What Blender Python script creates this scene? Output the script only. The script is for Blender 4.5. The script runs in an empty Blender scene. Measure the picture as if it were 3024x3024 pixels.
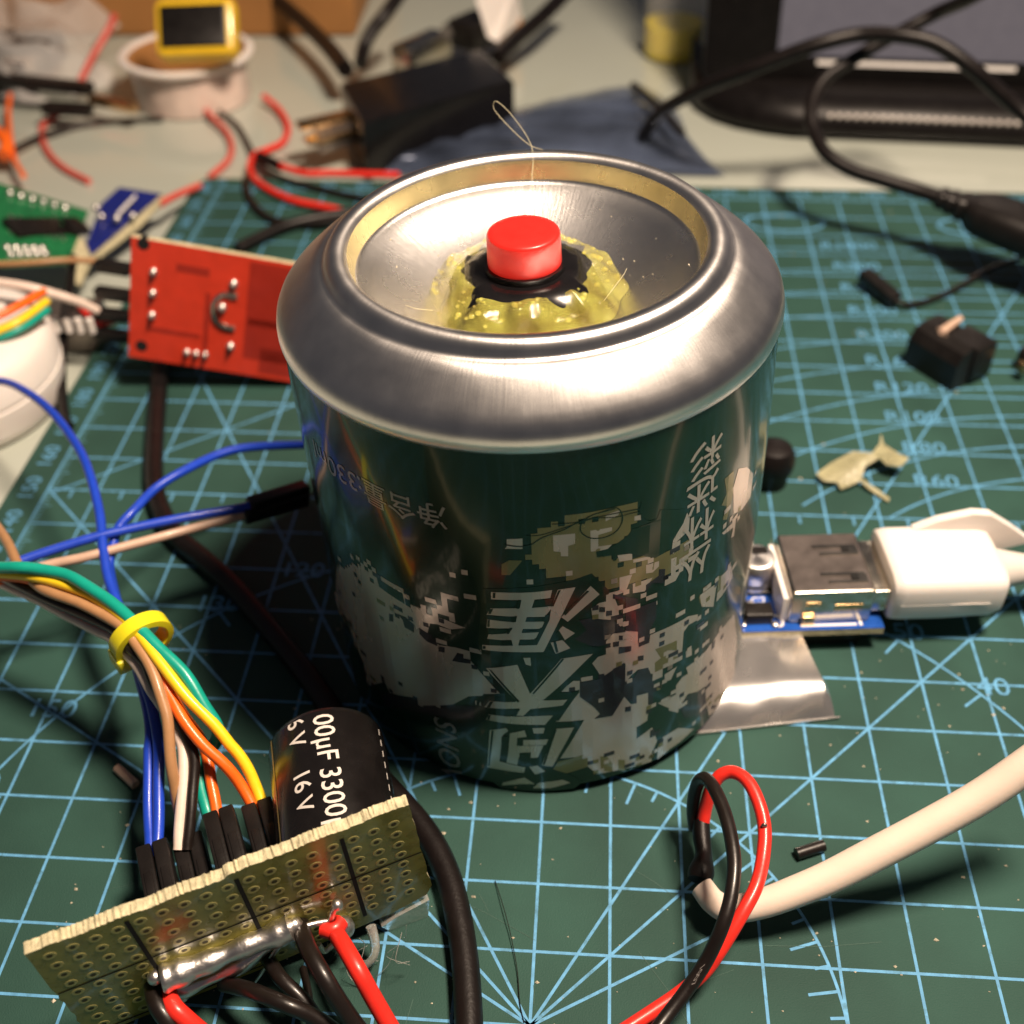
import bpy, math, random
from mathutils import Vector, Matrix
random.seed(7)
S = 0.001                      # everything below is written in millimetres
sc = bpy.context.scene
COL = sc.collection

# ------------------------------------------------------------------ camera
cd = bpy.data.cameras.new('camera'); cam = bpy.data.objects.new('camera', cd); COL.objects.link(cam)
cd.sensor_width = 3.689; cd.sensor_fit = 'HORIZONTAL'; cd.lens = 4.200
cd.clip_start = 0.005; cd.clip_end = 20.0
cam.matrix_world = Matrix(((0.99758, -0.03528, 0.05992, -0.005724),
                           (0.06829, 0.65918, -0.74888, -0.077591),
                           (-0.01308, 0.75116, 0.65999, 0.145931),
                           (0, 0, 0, 1)))
cd.dof.use_dof = True; cd.dof.focus_distance = 0.148; cd.dof.aperture_fstop = 1.95; cd.dof.aperture_blades = 0
sc.camera = cam
# ------------------------------------------------------------------ light
wd = bpy.data.worlds.new('World'); sc.world = wd; wd.use_nodes = True
bg = wd.node_tree.nodes['Background']; bg.inputs[0].default_value = (0.88, 0.88, 1.0, 1); bg.inputs[1].default_value = 0.052
ld = bpy.data.lights.new('desk_lamp_light', 'AREA'); ld.shape = 'DISK'; ld.size = 0.085; ld.energy = 4.6; ld.color = (1.0, 0.79, 0.61)
lamp = bpy.data.objects.new('desk_lamp_light', ld); COL.objects.link(lamp)
lamp.location = (0.122, 0.030, 0.430)
lamp.rotation_euler = (Vector((0.0, 0.07, 0.02)) - lamp.location).to_track_quat('-Z', 'Y').to_euler()
sc.view_settings.view_transform = 'Standard'; sc.view_settings.look = 'None'
sc.view_settings.exposure = 0.0; sc.view_settings.gamma = 1.0; sc.view_settings.use_curve_mapping = False
sc.cycles.max_bounces = 10; sc.cycles.transparent_max_bounces = 16; sc.cycles.transmission_bounces = 8
sc.cycles.caustics_reflective = True; sc.cycles.caustics_refractive = False; sc.cycles.blur_glossy = 0.5
sc.cycles.sample_clamp_indirect = 6.0
sc.cycles.use_denoising = True

# ------------------------------------------------------------------ materials
def mat(name, col, rough=0.5, metal=0.0, coat=0.0, var=0.06, vscale=300.0, bump=0.0, bscale=900.0,
        trans=0.0, ior=1.45, alpha=1.0, sss=0.0, emit=None, estr=0.0, rvar=0.08, stretch=None, spec=0.5, aniso=0.0):
    m = bpy.data.materials.new(name); m.use_nodes = True
    nt = m.node_tree; b = nt.nodes['Principled BSDF']; L = nt.links
    tc = nt.nodes.new('ShaderNodeTexCoord'); src = tc.outputs['Object']
    if stretch:
        mp = nt.nodes.new('ShaderNodeMapping'); mp.inputs['Scale'].default_value = stretch
        L.new(src, mp.inputs[0]); src = mp.outputs[0]
    nz = nt.nodes.new('ShaderNodeTexNoise'); nz.inputs['Scale'].default_value = vscale; nz.inputs['Detail'].default_value = 4
    L.new(src, nz.inputs['Vector'])
    cr = nt.nodes.new('ShaderNodeValToRGB')
    cr.color_ramp.elements[0].position = 0.3; cr.color_ramp.elements[1].position = 0.7
    cr.color_ramp.elements[0].color = [max(0, c * (1 - var)) for c in col] + [1]
    cr.color_ramp.elements[1].color = [min(1, c * (1 + var)) for c in col] + [1]
    L.new(nz.outputs['Fac'], cr.inputs[0]); L.new(cr.outputs[0], b.inputs['Base Color'])
    mr = nt.nodes.new('ShaderNodeMapRange'); mr.inputs[3].default_value = max(0.02, rough - rvar); mr.inputs[4].default_value = min(1, rough + rvar)
    L.new(nz.outputs['Fac'], mr.inputs[0]); L.new(mr.outputs[0], b.inputs['Roughness'])
    b.inputs['Metallic'].default_value = metal; b.inputs['Coat Weight'].default_value = coat; b.inputs['Coat Roughness'].default_value = 0.08
    b.inputs['Transmission Weight'].default_value = trans; b.inputs['IOR'].default_value = ior; b.inputs['Alpha'].default_value = alpha
    b.inputs['Specular IOR Level'].default_value = spec; b.inputs['Anisotropic'].default_value = aniso
    if sss: b.inputs['Subsurface Weight'].default_value = sss; b.inputs['Subsurface Radius'].default_value = (0.002, 0.0015, 0.001); b.inputs['Subsurface Scale'].default_value = 1.0
    if emit: b.inputs['Emission Color'].default_value = list(emit) + [1]; b.inputs['Emission Strength'].default_value = estr
    if bump:
        n2 = nt.nodes.new('ShaderNodeTexNoise'); n2.inputs['Scale'].default_value = bscale; n2.inputs['Detail'].default_value = 5
        L.new(src, n2.inputs['Vector'])
        bp = nt.nodes.new('ShaderNodeBump'); bp.inputs['Strength'].default_value = bump; bp.inputs['Distance'].default_value = 0.0004
        L.new(n2.outputs['Fac'], bp.inputs['Height']); L.new(bp.outputs[0], b.inputs['Normal'])
    return m

def shade(m): return m.node_tree.nodes['Principled BSDF']
M = {}
M['desk'] = mat('desk_glass', (0.43, 0.465, 0.41), 0.11, coat=0.5, var=0.05, vscale=14, rvar=0.05)
M['mat'] = mat('cutting_mat_green', (0.0235, 0.0665, 0.0535), 0.66, var=0.22, vscale=45, bump=0.3, bscale=4500, spec=0.22)
M['ink'] = mat('mat_print_blue', (0.108, 0.315, 0.53), 0.6, var=0.2, vscale=700, bump=0.2, bscale=4500, spec=0.3)
nt = M['ink'].node_tree; tci = nt.nodes.new('ShaderNodeTexCoord'); wn = nt.nodes.new('ShaderNodeTexNoise'); wn.inputs['Scale'].default_value = 420; wn.inputs['Detail'].default_value = 6; wn.inputs['Roughness'].default_value = 0.7
nt.links.new(tci.outputs['Object'], wn.inputs['Vector']); wr = nt.nodes.new('ShaderNodeMapRange'); wr.inputs[1].default_value = 0.54; wr.inputs[2].default_value = 0.68; wr.inputs[4].default_value = 0.55; nt.links.new(wn.outputs['Fac'], wr.inputs[0])
mx = nt.nodes.new('ShaderNodeMix'); mx.data_type = 'RGBA'; nt.links.new(wr.outputs[0], mx.inputs[0]); bsd = shade(M['ink']); old = bsd.inputs['Base Color'].links[0].from_socket
nt.links.new(old, mx.inputs[6]); mx.inputs[7].default_value = (0.035, 0.085, 0.070, 1); nt.links.new(mx.outputs[2], bsd.inputs['Base Color'])
M['inkfaint'] = mat('mat_print_faint', (0.11, 0.30, 0.42), 0.6, var=0.15, vscale=700, spec=0.3)
M['alu'] = mat('brushed_aluminium', (0.86, 0.835, 0.81), 0.32, metal=1.0, var=0.06, vscale=260, rvar=0.05, aniso=0.6, bump=0.05, bscale=2500)
M['aludish'] = mat('dish_aluminium', (0.80, 0.785, 0.77), 0.27, metal=1.0, var=0.03, vscale=160, rvar=0.02, aniso=0.45)
for k in ('alu', 'aludish'):
    nt = M[k].node_tree; tg = nt.nodes.new('ShaderNodeTangent'); tg.direction_type = 'RADIAL'; tg.axis = 'Z'
    nt.links.new(tg.outputs[0], shade(M[k]).inputs['Tangent']); shade(M[k]).inputs['Anisotropic Rotation'].default_value = 0.0
    # fine streaks from drawing and polishing, running out from the middle
    tco = nt.nodes.new('ShaderNodeTexCoord'); gr = nt.nodes.new('ShaderNodeTexGradient'); gr.gradient_type = 'RADIAL'; nt.links.new(tco.outputs['Object'], gr.inputs[0])
    ln = nt.nodes.new('ShaderNodeVectorMath'); ln.operation = 'LENGTH'; nt.links.new(tco.outputs['Object'], ln.inputs[0])
    mu = nt.nodes.new('ShaderNodeMath'); mu.operation = 'MULTIPLY'; mu.inputs[1].default_value = 420.0; nt.links.new(gr.outputs['Fac'], mu.inputs[0])
    mv = nt.nodes.new('ShaderNodeMath'); mv.operation = 'MULTIPLY'; mv.inputs[1].default_value = 260.0; nt.links.new(ln.outputs['Value'], mv.inputs[0])
    cx = nt.nodes.new('ShaderNodeCombineXYZ'); nt.links.new(mu.outputs[0], cx.inputs[0]); nt.links.new(mv.outputs[0], cx.inputs[1])
    sn = nt.nodes.new('ShaderNodeTexNoise'); sn.inputs['Scale'].default_value = 1.0; sn.inputs['Detail'].default_value = 6; sn.inputs['Roughness'].default_value = 0.7; nt.links.new(cx.outputs[0], sn.inputs['Vector'])
    bpn = nt.nodes.new('ShaderNodeBump'); bpn.inputs['Strength'].default_value = 0.22; bpn.inputs['Distance'].default_value = 0.00025
    nt.links.new(sn.outputs['Fac'], bpn.inputs['Height']); nt.links.new(bpn.outputs[0], shade(M[k]).inputs['Normal'])
M['gold'] = mat('gold_tinted_metal', (0.86, 0.74, 0.38), 0.26, metal=0.8, var=0.12, vscale=250)  # gold tint for the band inside the rim
M['cangreen'] = mat('can_green_ink', (0.0085, 0.036, 0.0215), 0.22, metal=0.35, coat=0.45, var=0.10, vscale=120, rvar=0.05, bump=0.035, bscale=160, stretch=(1, 1, 0.35))
M['candark'] = mat('can_dark_ink', (0.030, 0.030, 0.038), 0.24, metal=0.3, coat=0.45, var=0.10, vscale=200, rvar=0.05, bump=0.035, bscale=160, stretch=(1, 1, 0.35))
M['cantan'] = mat('can_silver_tan', (0.62, 0.53, 0.465), 0.26, metal=0.62, coat=0.1, var=0.06, vscale=200, rvar=0.06, bump=0.03, bscale=160, stretch=(1, 1, 0.35))
M['canolive'] = mat('can_olive_ink', (0.24, 0.21, 0.095), 0.26, metal=0.55, coat=0.5, var=0.10, vscale=200, rvar=0.05, bump=0.03, bscale=160, stretch=(1, 1, 0.35))
M['cangrey'] = mat('can_grey_lettering', (0.30, 0.28, 0.26), 0.3, metal=0.3, coat=0.4, var=0.05)
M['red'] = mat('red_button_plastic', (0.58, 0.018, 0.013), 0.36, var=0.08, vscale=400, coat=0.1, spec=0.5, bump=0.06, bscale=2500)
M['blackpl'] = mat('black_plastic', (0.009, 0.0075, 0.007), 0.40, var=0.25, spec=0.4, vscale=300, bump=0.10, bscale=2500)
M['blackgloss'] = mat('black_gloss_plastic', (0.006, 0.0055, 0.006), 0.2, var=0.2, vscale=300, coat=0.08, spec=0.4)
M['blackrub'] = mat('black_cable_rubber', (0.007, 0.005, 0.0048), 0.42, spec=0.35, var=0.25, vscale=250, bump=0.12, bscale=2200)
M['glue'] = mat('yellow_hot_glue', (0.98, 0.80, 0.14), 0.05, ior=1.5, var=0.45, vscale=300, bump=0.8, bscale=600, rvar=0.03, alpha=0.25, coat=1.0, spec=0.9)
M['clearglue'] = mat('clear_hot_glue', (0.93, 0.92, 0.86), 0.22, trans=0.75, ior=1.42, var=0.05, bump=0.4, bscale=900)
M['hair'] = mat('glue_strand', (0.75, 0.70, 0.50), 0.2, trans=0.4, var=0.05)
M['pouch'] = mat('silver_pouch_foil', (0.72, 0.70, 0.68), 0.26, metal=0.9, var=0.05, vscale=120, bump=0.25, bscale=110)
M['tin'] = mat('solder_tin', (0.78, 0.75, 0.72), 0.36, metal=1.0, var=0.12, vscale=500, bump=0.35, bscale=900)
M['steel'] = mat('plated_steel', (0.60, 0.55, 0.47), 0.24, metal=1.0, var=0.10, vscale=300, rvar=0.08)
M['steeldark'] = mat('dull_plated_steel', (0.30, 0.26, 0.24), 0.36, metal=0.9, var=0.15, vscale=300)
M['brass'] = mat('brass_prong', (0.62, 0.43, 0.22), 0.28, metal=1.0, var=0.10)
M['bluepcb'] = mat('blue_solder_mask', (0.012, 0.075, 0.36), 0.3, var=0.15, vscale=500, coat=0.3)
M['navypcb'] = mat('navy_solder_mask', (0.010, 0.016, 0.14), 0.3, var=0.15, vscale=500, coat=0.3)
M['redpcb'] = mat('red_solder_mask', (0.66, 0.045, 0.018), 0.34, var=0.08, vscale=300, coat=0.25)
M['redpcbdk'] = mat('red_solder_mask_track', (0.36, 0.024, 0.012), 0.36, var=0.08, vscale=300, coat=0.25)
M['greenpcb'] = mat('green_solder_mask', (0.012, 0.13, 0.045), 0.3, var=0.2, vscale=400, coat=0.3)
M['fr4'] = mat('bare_board_edge', (0.52, 0.47, 0.30), 0.6, var=0.25, vscale=900, bump=0.6, bscale=2500)
M['perf'] = mat('perfboard_olive', (0.27, 0.25, 0.058), 0.28, var=0.28, vscale=330, coat=0.35, bump=0.05)
M['pad'] = mat('bare_pad_ring', (0.47, 0.42, 0.15), 0.34, metal=0.15, var=0.25)
M['perfhole'] = mat('perf_hole', (0.075, 0.058, 0.018), 0.6, var=0.2)
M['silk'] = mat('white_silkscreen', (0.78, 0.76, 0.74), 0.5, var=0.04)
M['capgrey'] = mat('capacitor_print', (0.62, 0.58, 0.54), 0.5, var=0.05)
M['capsleeve'] = mat('capacitor_sleeve', (0.007, 0.006, 0.006), 0.26, var=0.2, vscale=300, coat=0.15, bump=0.04)
M['olive'] = mat('sleeve_gold_stripe', (0.42, 0.33, 0.12), 0.35, var=0.1)
M['white'] = mat('white_plastic', (0.80, 0.75, 0.71), 0.32, var=0.03, vscale=120, sss=0.15, coat=0.1, bump=0.04, bscale=1600)
M['cream'] = mat('cream_cable_sheath', (0.76, 0.635, 0.54), 0.42, var=0.04, vscale=160, sss=0.15, bump=0.05, bscale=1800)
def wire(n, c): return mat('wire_' + n, c, 0.36, var=0.06, vscale=500, coat=0.12, bump=0.05, bscale=1800, sss=0.05)
M['wblue'] = wire('blue', (0.012, 0.055, 0.50)); M['wgreen'] = wire('green', (0.006, 0.32, 0.24)); M['wyellow'] = wire('yellow', (0.90, 0.62, 0.02))
M['worange'] = wire('orange', (0.88, 0.14, 0.012)); M['wbrown'] = wire('brown', (0.40, 0.215, 0.10)); M['wtan'] = wire('tan', (0.52, 0.36, 0.27))
M['wwhite'] = wire('white', (0.76, 0.62, 0.54)); M['wblack'] = wire('black', (0.010, 0.007, 0.006)); M['wred'] = wire('red', (0.74, 0.028, 0.018))
M['wpink'] = wire('faded_red', (0.62, 0.10, 0.075)); M['wgrey'] = wire('grey', (0.20, 0.18, 0.17))
M['tie'] = mat('yellow_nylon_tie', (0.80, 0.72, 0.02), 0.32, var=0.05, sss=0.2, trans=0.1)
M['wax'] = mat('cured_glue_scrap', (0.55, 0.52, 0.30), 0.3, var=0.2, vscale=300, trans=0.45, bump=0.3)
M['dust'] = mat('pale_dust', (0.55, 0.50, 0.38), 0.8, var=0.3)
M['screen'] = mat('laptop_screen', (0.05, 0.05, 0.06), 0.18, var=0.1, emit=(0.50, 0.44, 0.50), estr=0.16)
M['esd'] = mat('antistatic_film', (0.13, 0.17, 0.27), 0.09, var=0.7, vscale=35, metal=0.5, coat=0.8, alpha=0.68, bump=0.9, bscale=60, rvar=0.06)
M['film'] = mat('clear_film', (0.95, 0.94, 0.92), 0.10, var=0.03, alpha=0.34, bump=0.9, bscale=90, spec=1.0, rvar=0.05)
M['bottle'] = mat('thin_clear_wall', (0.95, 0.95, 0.9), 0.06, var=0.02, alpha=0.10, spec=1.0)
M['scratch'] = mat('knife_scratch', (0.055, 0.11, 0.09), 0.75, var=0.2)
M['clear'] = mat('clear_plastic', (0.96, 0.96, 0.95), 0.06, trans=0.95, ior=1.4, var=0.02)
M['tapeside'] = mat('translucent_tape_side', (0.62, 0.50, 0.44), 0.22, var=0.30, vscale=90, coat=0.4, sss=0.2)
M['yellowpl'] = mat('yellow_plastic', (0.78, 0.50, 0.02), 0.34, var=0.06, coat=0.2)
M['yellowliq'] = mat('yellow_liquid', (0.95, 0.74, 0.03), 0.16, var=0.06, sss=0.3)
M['card'] = mat('brown_card', (0.34, 0.155, 0.045), 0.7, var=0.15, vscale=30, bump=0.2)
M['laptop'] = mat('laptop_black', (0.006, 0.005, 0.005), 0.34, var=0.2, spec=0.25)
M['darkhole'] = mat('dark_opening', (0.006, 0.006, 0.006), 0.9, var=0.1)

# ------------------------------------------------------------------ mesh helpers
ORG = {}
class MB:
    def __init__(self): self.v = []; self.f = []; self.mi = []; self.cur = 0
    def add(self, vs, fs):
        o = len(self.v); self.v += [tuple(p) for p in vs]
        for f in fs: self.f.append(tuple(i + o for i in f)); self.mi.append(self.cur)
        return self
    def quad(self, a, b, c, d): return self.add([a, b, c, d], [(0, 1, 2, 3)])
    def box(self, c, s, X=(1, 0, 0), Y=(0, 1, 0), Z=(0, 0, 1), bev=0.0):
        c = Vector(c); X, Y, Z = Vector(X).normalized(), Vector(Y).normalized(), Vector(Z).normalized()
        hx, hy, hz = s[0] / 2, s[1] / 2, s[2] / 2
        if bev <= 0:
            P = [c + X * (sx * hx) + Y * (sy * hy) + Z * (sz * hz) for sz in (-1, 1) for sy in (-1, 1) for sx in (-1, 1)]
            return self.add(P, [(0, 2, 3, 1), (4, 5, 7, 6), (0, 1, 5, 4), (2, 6, 7, 3), (0, 4, 6, 2), (1, 3, 7, 5)])
        b = min(bev, hx * .95, hy * .95, hz * .95)
        rings = []
        for z, ins in ((-hz, b), (-hz + b * .3, b * .3), (-hz + b, 0), (hz - b, 0), (hz - b * .3, b * .3), (hz, b)):
            ring = []
            ax, ay = hx - ins, hy - ins; rr = max(b * 1.0 - ins * .6, b * .25)
            for k, (sx, sy) in enumerate(((1, 1), (-1, 1), (-1, -1), (1, -1))):
                for t in range(4):
                    a = (k + t / 3) * math.pi / 2
                    ring.append(c + X * (sx * (ax - rr) + rr * math.cos(a)) + Y * (sy * (ay - rr) + rr * math.sin(a)) + Z * z)
            rings.append(ring)
        return self.rings(rings, True)
    def rings(self, rings, caps=True, close=True):
        n = len(rings[0]); vs = [p for r in rings for p in r]; fs = []
        for i in range(len(rings) - 1):
            for j in range(n if close else n - 1):
                k = (j + 1) % n
                fs.append((i * n + j, i * n + k, (i + 1) * n + k, (i + 1) * n + j))
        if caps:
            fs.append(tuple(range(n - 1, -1, -1))); fs.append(tuple((len(rings) - 1) * n + j for j in range(n)))
        return self.add(vs, fs)
    def lathe(self, prof, c=(0, 0, 0), A=(0, 0, 1), n=48, caps=False, wob=None):
        A = Vector(A).normalized(); X = A.orthogonal().normalized()
        if abs(A.z) > 0.999: X = Vector((1, 0, 0))
        Y = A.cross(X); c = Vector(c); rings = []
        for r, z in prof:
            rings.append([c + A * z + (X * math.cos(2 * math.pi * k / n) + Y * math.sin(2 * math.pi * k / n)) * (r + (wob(k / n, z) if wob else 0)) for k in range(n)])
        return self.rings(rings, caps)
    def cyl(self, a, b, r, n=16, r2=None, bev=0):
        a, b = Vector(a), Vector(b); L = (b - a).length; r2 = r if r2 is None else r2
        if bev: pr = [(r - bev, 0), (r, bev), (r2, L - bev), (r2 - bev, L)]
        else: pr = [(r, 0), (r2, L)]
        return self.lathe(pr, a, b - a, n, True)
    def tube(self, pts, r, n=10, sub=7, spline=True, flat=None, wob=0.0):
        P = spl(pts, sub) if spline else [Vector(p) for p in pts]
        if wob:
            a0 = pts[1][0]; P = [p + Vector((math.sin(i * .42 + a0), math.sin(i * .31 + 2 * a0), math.sin(i * .37 + a0 * 3))) * wob * min(1, (len(P) - 1 - i) / 10) for i, p in enumerate(P)]
        rad = r if callable(r) else (lambda t: r)
        T = [(P[min(i + 1, len(P) - 1)] - P[max(i - 1, 0)]).normalized() for i in range(len(P))]
        N = T[0].orthogonal().normalized(); rings = []
        if abs(T[0].z) < 0.95: N = (Vector((0, 0, 1)) - T[0] * T[0].z).normalized()
        for i, p in enumerate(P):
            N = (N - T[i] * N.dot(T[i])).normalized(); B = T[i].cross(N); rr = rad(i / (len(P) - 1))
            fl = flat or 1.0
            rings.append([p + (N * math.cos(2 * math.pi * k / n) * fl + B * math.sin(2 * math.pi * k / n)) * rr for k in range(n)])
        return self.rings(rings, True)
    def prism(self, poly, z0, z1):
        n = len(poly); vs = [(x, y, z0) for x, y in poly] + [(x, y, z1) for x, y in poly]
        return self.add(vs, [tuple(range(n - 1, -1, -1)), tuple(range(n, 2 * n))] + [(i, (i + 1) % n, n + (i + 1) % n, n + i) for i in range(n)])
    def slab(self, poly3, d):
        d = Vector(d); n = len(poly3); vs = [Vector(p) for p in poly3] + [Vector(p) + d for p in poly3]
        return self.add(vs, [tuple(range(n)), tuple(range(2 * n - 1, n - 1, -1))] + [(i, n + i, n + (i + 1) % n, (i + 1) % n) for i in range(n)])
    def ball(self, c, r, n=14, m=9, sq=(1, 1, 1)):
        c = Vector(c); rings = []
        for i in range(m + 1):
            a = math.pi * (0.02 + 0.96 * i / m); rings.append([c + Vector((sq[0] * r * math.sin(a) * math.cos(2 * math.pi * k / n), sq[1] * r * math.sin(a) * math.sin(2 * math.pi * k / n), -sq[2] * r * math.cos(a))) for k in range(n)])
        return self.rings(rings, True)

def spl(pts, sub=7):
    P = [Vector(p) for p in pts]
    if len(P) < 3: return [P[0].lerp(P[-1], i / sub) for i in range(sub + 1)]
    Q = [P[0] * 2 - P[1]] + P + [P[-1] * 2 - P[-2]]; out = []
    for i in range(1, len(Q) - 2):
        p0, p1, p2, p3 = Q[i - 1:i + 3]
        for s in range(sub):
            t = s / sub
            out.append(0.5 * ((2 * p1) + (p2 - p0) * t + (2 * p0 - 5 * p1 + 4 * p2 - p3) * t * t + (3 * p1 - p0 - 3 * p2 + p3) * t ** 3))
    out.append(P[-1]); return out

def mesh(mb, name, mats, org, smooth):
    me = bpy.data.meshes.new(name)
    o = Vector(org)
    me.from_pydata([tuple((Vector(p) - o) * S) for p in mb.v], [], mb.f)
    mats = mats if isinstance(mats, (list, tuple)) else [mats]
    for k in mats: me.materials.append(M[k])
    if len(mats) > 1:
        for p, i in zip(me.polygons, mb.mi): p.material_index = i
    if smooth is not False:
        me.polygons.foreach_set('use_smooth', [True] * len(me.polygons))
        me.update()
        me.set_sharp_from_angle(angle=math.radians(smooth if smooth not in (True, None) else 40))
    me.update(); return me

def thing(name, loc, label, cat, group=None):
    o = bpy.data.objects.new(name, None); COL.objects.link(o); o.location = Vector(loc) * S
    o.empty_display_size = 0.005; o['label'] = label; o['category'] = cat
    if group: o['group'] = group
    ORG[o] = Vector(loc); return o
def part(name, mb, mats, parent, smooth=True, label=None, local=False):
    org = (0, 0, 0) if local else ORG.get(parent, (0, 0, 0))
    o = bpy.data.objects.new(name, mesh(mb, name, mats, org, smooth)); COL.objects.link(o); o.parent = parent
    ORG[o] = Vector(org)
    if label: o['label'] = label
    return o
def single(name, mb, mats, label, cat, group=None, kind=None, smooth=True, loc=None):
    if loc is None:
        n = len(mb.v); loc = (sum(p[0] for p in mb.v) / n, sum(p[1] for p in mb.v) / n, min(p[2] for p in mb.v))
    o = bpy.data.objects.new(name, mesh(mb, name, mats, loc, smooth)); COL.objects.link(o); o.location = Vector(loc) * S
    ORG[o] = Vector(loc)
    if kind: o['kind'] = kind
    if label: o['label'] = label
    if cat: o['category'] = cat
    if group: o['group'] = group
    return o

_fc = {}
def glyphs(txt, size, bold=0.0):
    """triangles of a text, origin at its centre, in mm"""
    if (txt, size, bold) in _fc: return _fc[(txt, size, bold)]
    cu = bpy.data.curves.new('lettering', 'FONT'); cu.body = txt; cu.size = size; cu.resolution_u = 3
    cu.offset = bold; cu.align_x = 'CENTER'; cu.align_y = 'CENTER'
    ob = bpy.data.objects.new('lettering', cu); COL.objects.link(ob)
    dg = bpy.context.evaluated_depsgraph_get(); me = bpy.data.meshes.new_from_object(ob.evaluated_get(dg))
    me.calc_loop_triangles()
    tr = [[tuple(me.vertices[i].co[:2]) for i in t.vertices] for t in me.loop_triangles]
    bpy.data.objects.remove(ob); bpy.data.curves.remove(cu); bpy.data.meshes.remove(me)
    _fc[(txt, size, bold)] = tr; return tr
def flat_text(mb, txt, size, c, X, Y, sx=1.0):
    c, X, Y = Vector(c), Vector(X).normalized(), Vector(Y).normalized()
    for t in glyphs(txt, size): mb.add([c + X * (p[0] * sx) + Y * p[1] for p in t], [(0, 1, 2)])
    return mb

# ================================================================== the setting: desk top
b = MB(); b.box((30, 260, -13.2), (1400, 1200, 20), bev=2)
single('desk_top', b, 'desk', None, None, kind='structure', smooth=False)

# ================================================================== cutting mat
MX0, MX1, MY0, MY1 = -117.5, 328.0, -68.0, 226.5
cm = thing('cutting_mat', (105, 80, -3.1), 'green cutting mat with blue grid and protractor print under the can', 'cutting mat')
b = MB(); R_ = 5.0; poly = []
for k, (cx, cy) in enumerate(((MX1 - R_, MY1 - R_), (MX0 + R_, MY1 - R_), (MX0 + R_, MY0 + R_), (MX1 - R_, MY0 + R_))):
    for t in range(7):
        a = (k + t / 6) * math.pi / 2; poly.append((cx + R_ * math.cos(a), cy + R_ * math.sin(a)))
b.prism(poly, -3.1, 0.0)
sheet = part('rubber_sheet', b, 'mat', cm, smooth=False)
ZL = [0.03]
def ribbon(mb, pts, w, z=None):
    z = z or ZL[0]; P = [Vector((p[0], p[1], z)) for p in pts]; L = []; Rr = []
    for i, p in enumerate(P):
        t = (P[min(i + 1, len(P) - 1)] - P[max(i - 1, 0)]).normalized(); n = Vector((-t.y, t.x, 0)) * (w / 2)
        L.append(p + n); Rr.append(p - n)
    vs = L + Rr; n = len(P)
    mb.add(vs, [(n + i, n + i + 1, i + 1, i) for i in range(n - 1)])
LW = 0.41
b = MB(); b2 = MB()
for i in range(-11, 33): ribbon(b, [(i * 10, -60), (i * 10, 220)], LW, 0.030)
for j in range(-6, 23): ribbon(b2, [(-110, j * 10), (320, j * 10)], LW, 0.034)
part('grid_line_print', b, 'ink', sheet, smooth=False); part('cross_line_print', b2, 'ink', sheet, smooth=False)
b = MB(); OX, OY = -10, -10
for a in (30, 45, 60, 120, 135, 150):
    r1 = 300
    ca, sa = math.cos(math.radians(a)), math.sin(math.radians(a))
    while r1 > 10 and not (-110 <= OX + ca * r1 <= 320 and OY + sa * r1 <= 219): r1 -= 1
    ribbon(b, [(OX, OY), (OX + ca * r1, OY + sa * r1)], LW, 0.038)
for r, a0, a1 in ((40, 0, 180), (90, 0, 180)):
    ribbon(b, [(OX + r * math.cos(math.radians(a)), OY + r * math.sin(math.radians(a))) for a in range(a0, a1 + 1, 2)], LW, 0.042)
for a in range(5, 180, 5):
    ca, sa = math.cos(math.radians(a)), math.sin(math.radians(a)); l = 4 if a % 10 == 0 else 2
    ribbon(b, [(OX + 40 * ca, OY + 40 * sa), (OX + (40 - l) * ca, OY + (40 - l) * sa)], LW, 0.046)
    if a % 10 == 0: ribbon(b, [(OX + 90 * ca, OY + 90 * sa), (OX + 86 * ca, OY + 86 * sa)], LW, 0.046)
part('protractor_print', b, 'ink', sheet, smooth=False)
b = MB()
for k, R0 in enumerate((60, 80, 100, 120, 160, 200, 300, 400, 500, 1000)):
    yc = 103.8 + 10 * k - R0; pts = []
    for x in range(20, 161, 4):
        dx = x - 90
        if abs(dx) < R0 * 0.98 and yc + math.sqrt(R0 * R0 - dx * dx) > 90: pts.append((x, yc + math.sqrt(R0 * R0 - dx * dx)))
    ribbon(b, pts, LW, 0.042)
for i in range(-11, 32): ribbon(b, [(i * 10 + 5, 90), (i * 10 + 5, 87.6)], LW, 0.046)
ribbon(b, [(-109, 88.8), (-79.5, 110.8), (-50, 133)], LW, 0.050)
for x0 in (-55.5, -5.5, 44.5, 94.5, 144.5):
    ribbon(b, [(x0 + 10.2 * math.cos(t * math.pi / 20), 206.6 + 4.6 * math.sin(t * math.pi / 20)) for t in range(41)], 0.8, 0.050)
part('radius_arc_print', b, 'ink', sheet, smooth=False)
b = MB()
for i in range(-60, 221):
    if i % 10: ribbon(b, [(-110, i), (-110 + (2.4 if i % 5 == 0 else 1.4), i)], 0.22, 0.046)
for i in range(-110, 321):
    if i % 10: ribbon(b, [(i, 220), (i, 220 + (2.4 if i % 5 == 0 else 1.4))], 0.22, 0.046)
part('ruler_tick_print', b, 'inkfaint', sheet, smooth=False)
b = MB()
for i in range(-11, 33): flat_text(b, str(i * 10 + 110), 4.0, (i * 10, 223.3, 0.05), (1, 0, 0), (0, 1, 0), 1.15)
for j in range(-6, 23): flat_text(b, str(j * 10 + 60), 4.3, (-113.6, j * 10, 0.05), (0, 1, 0), (-1, 0, 0), 1.1)
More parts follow.
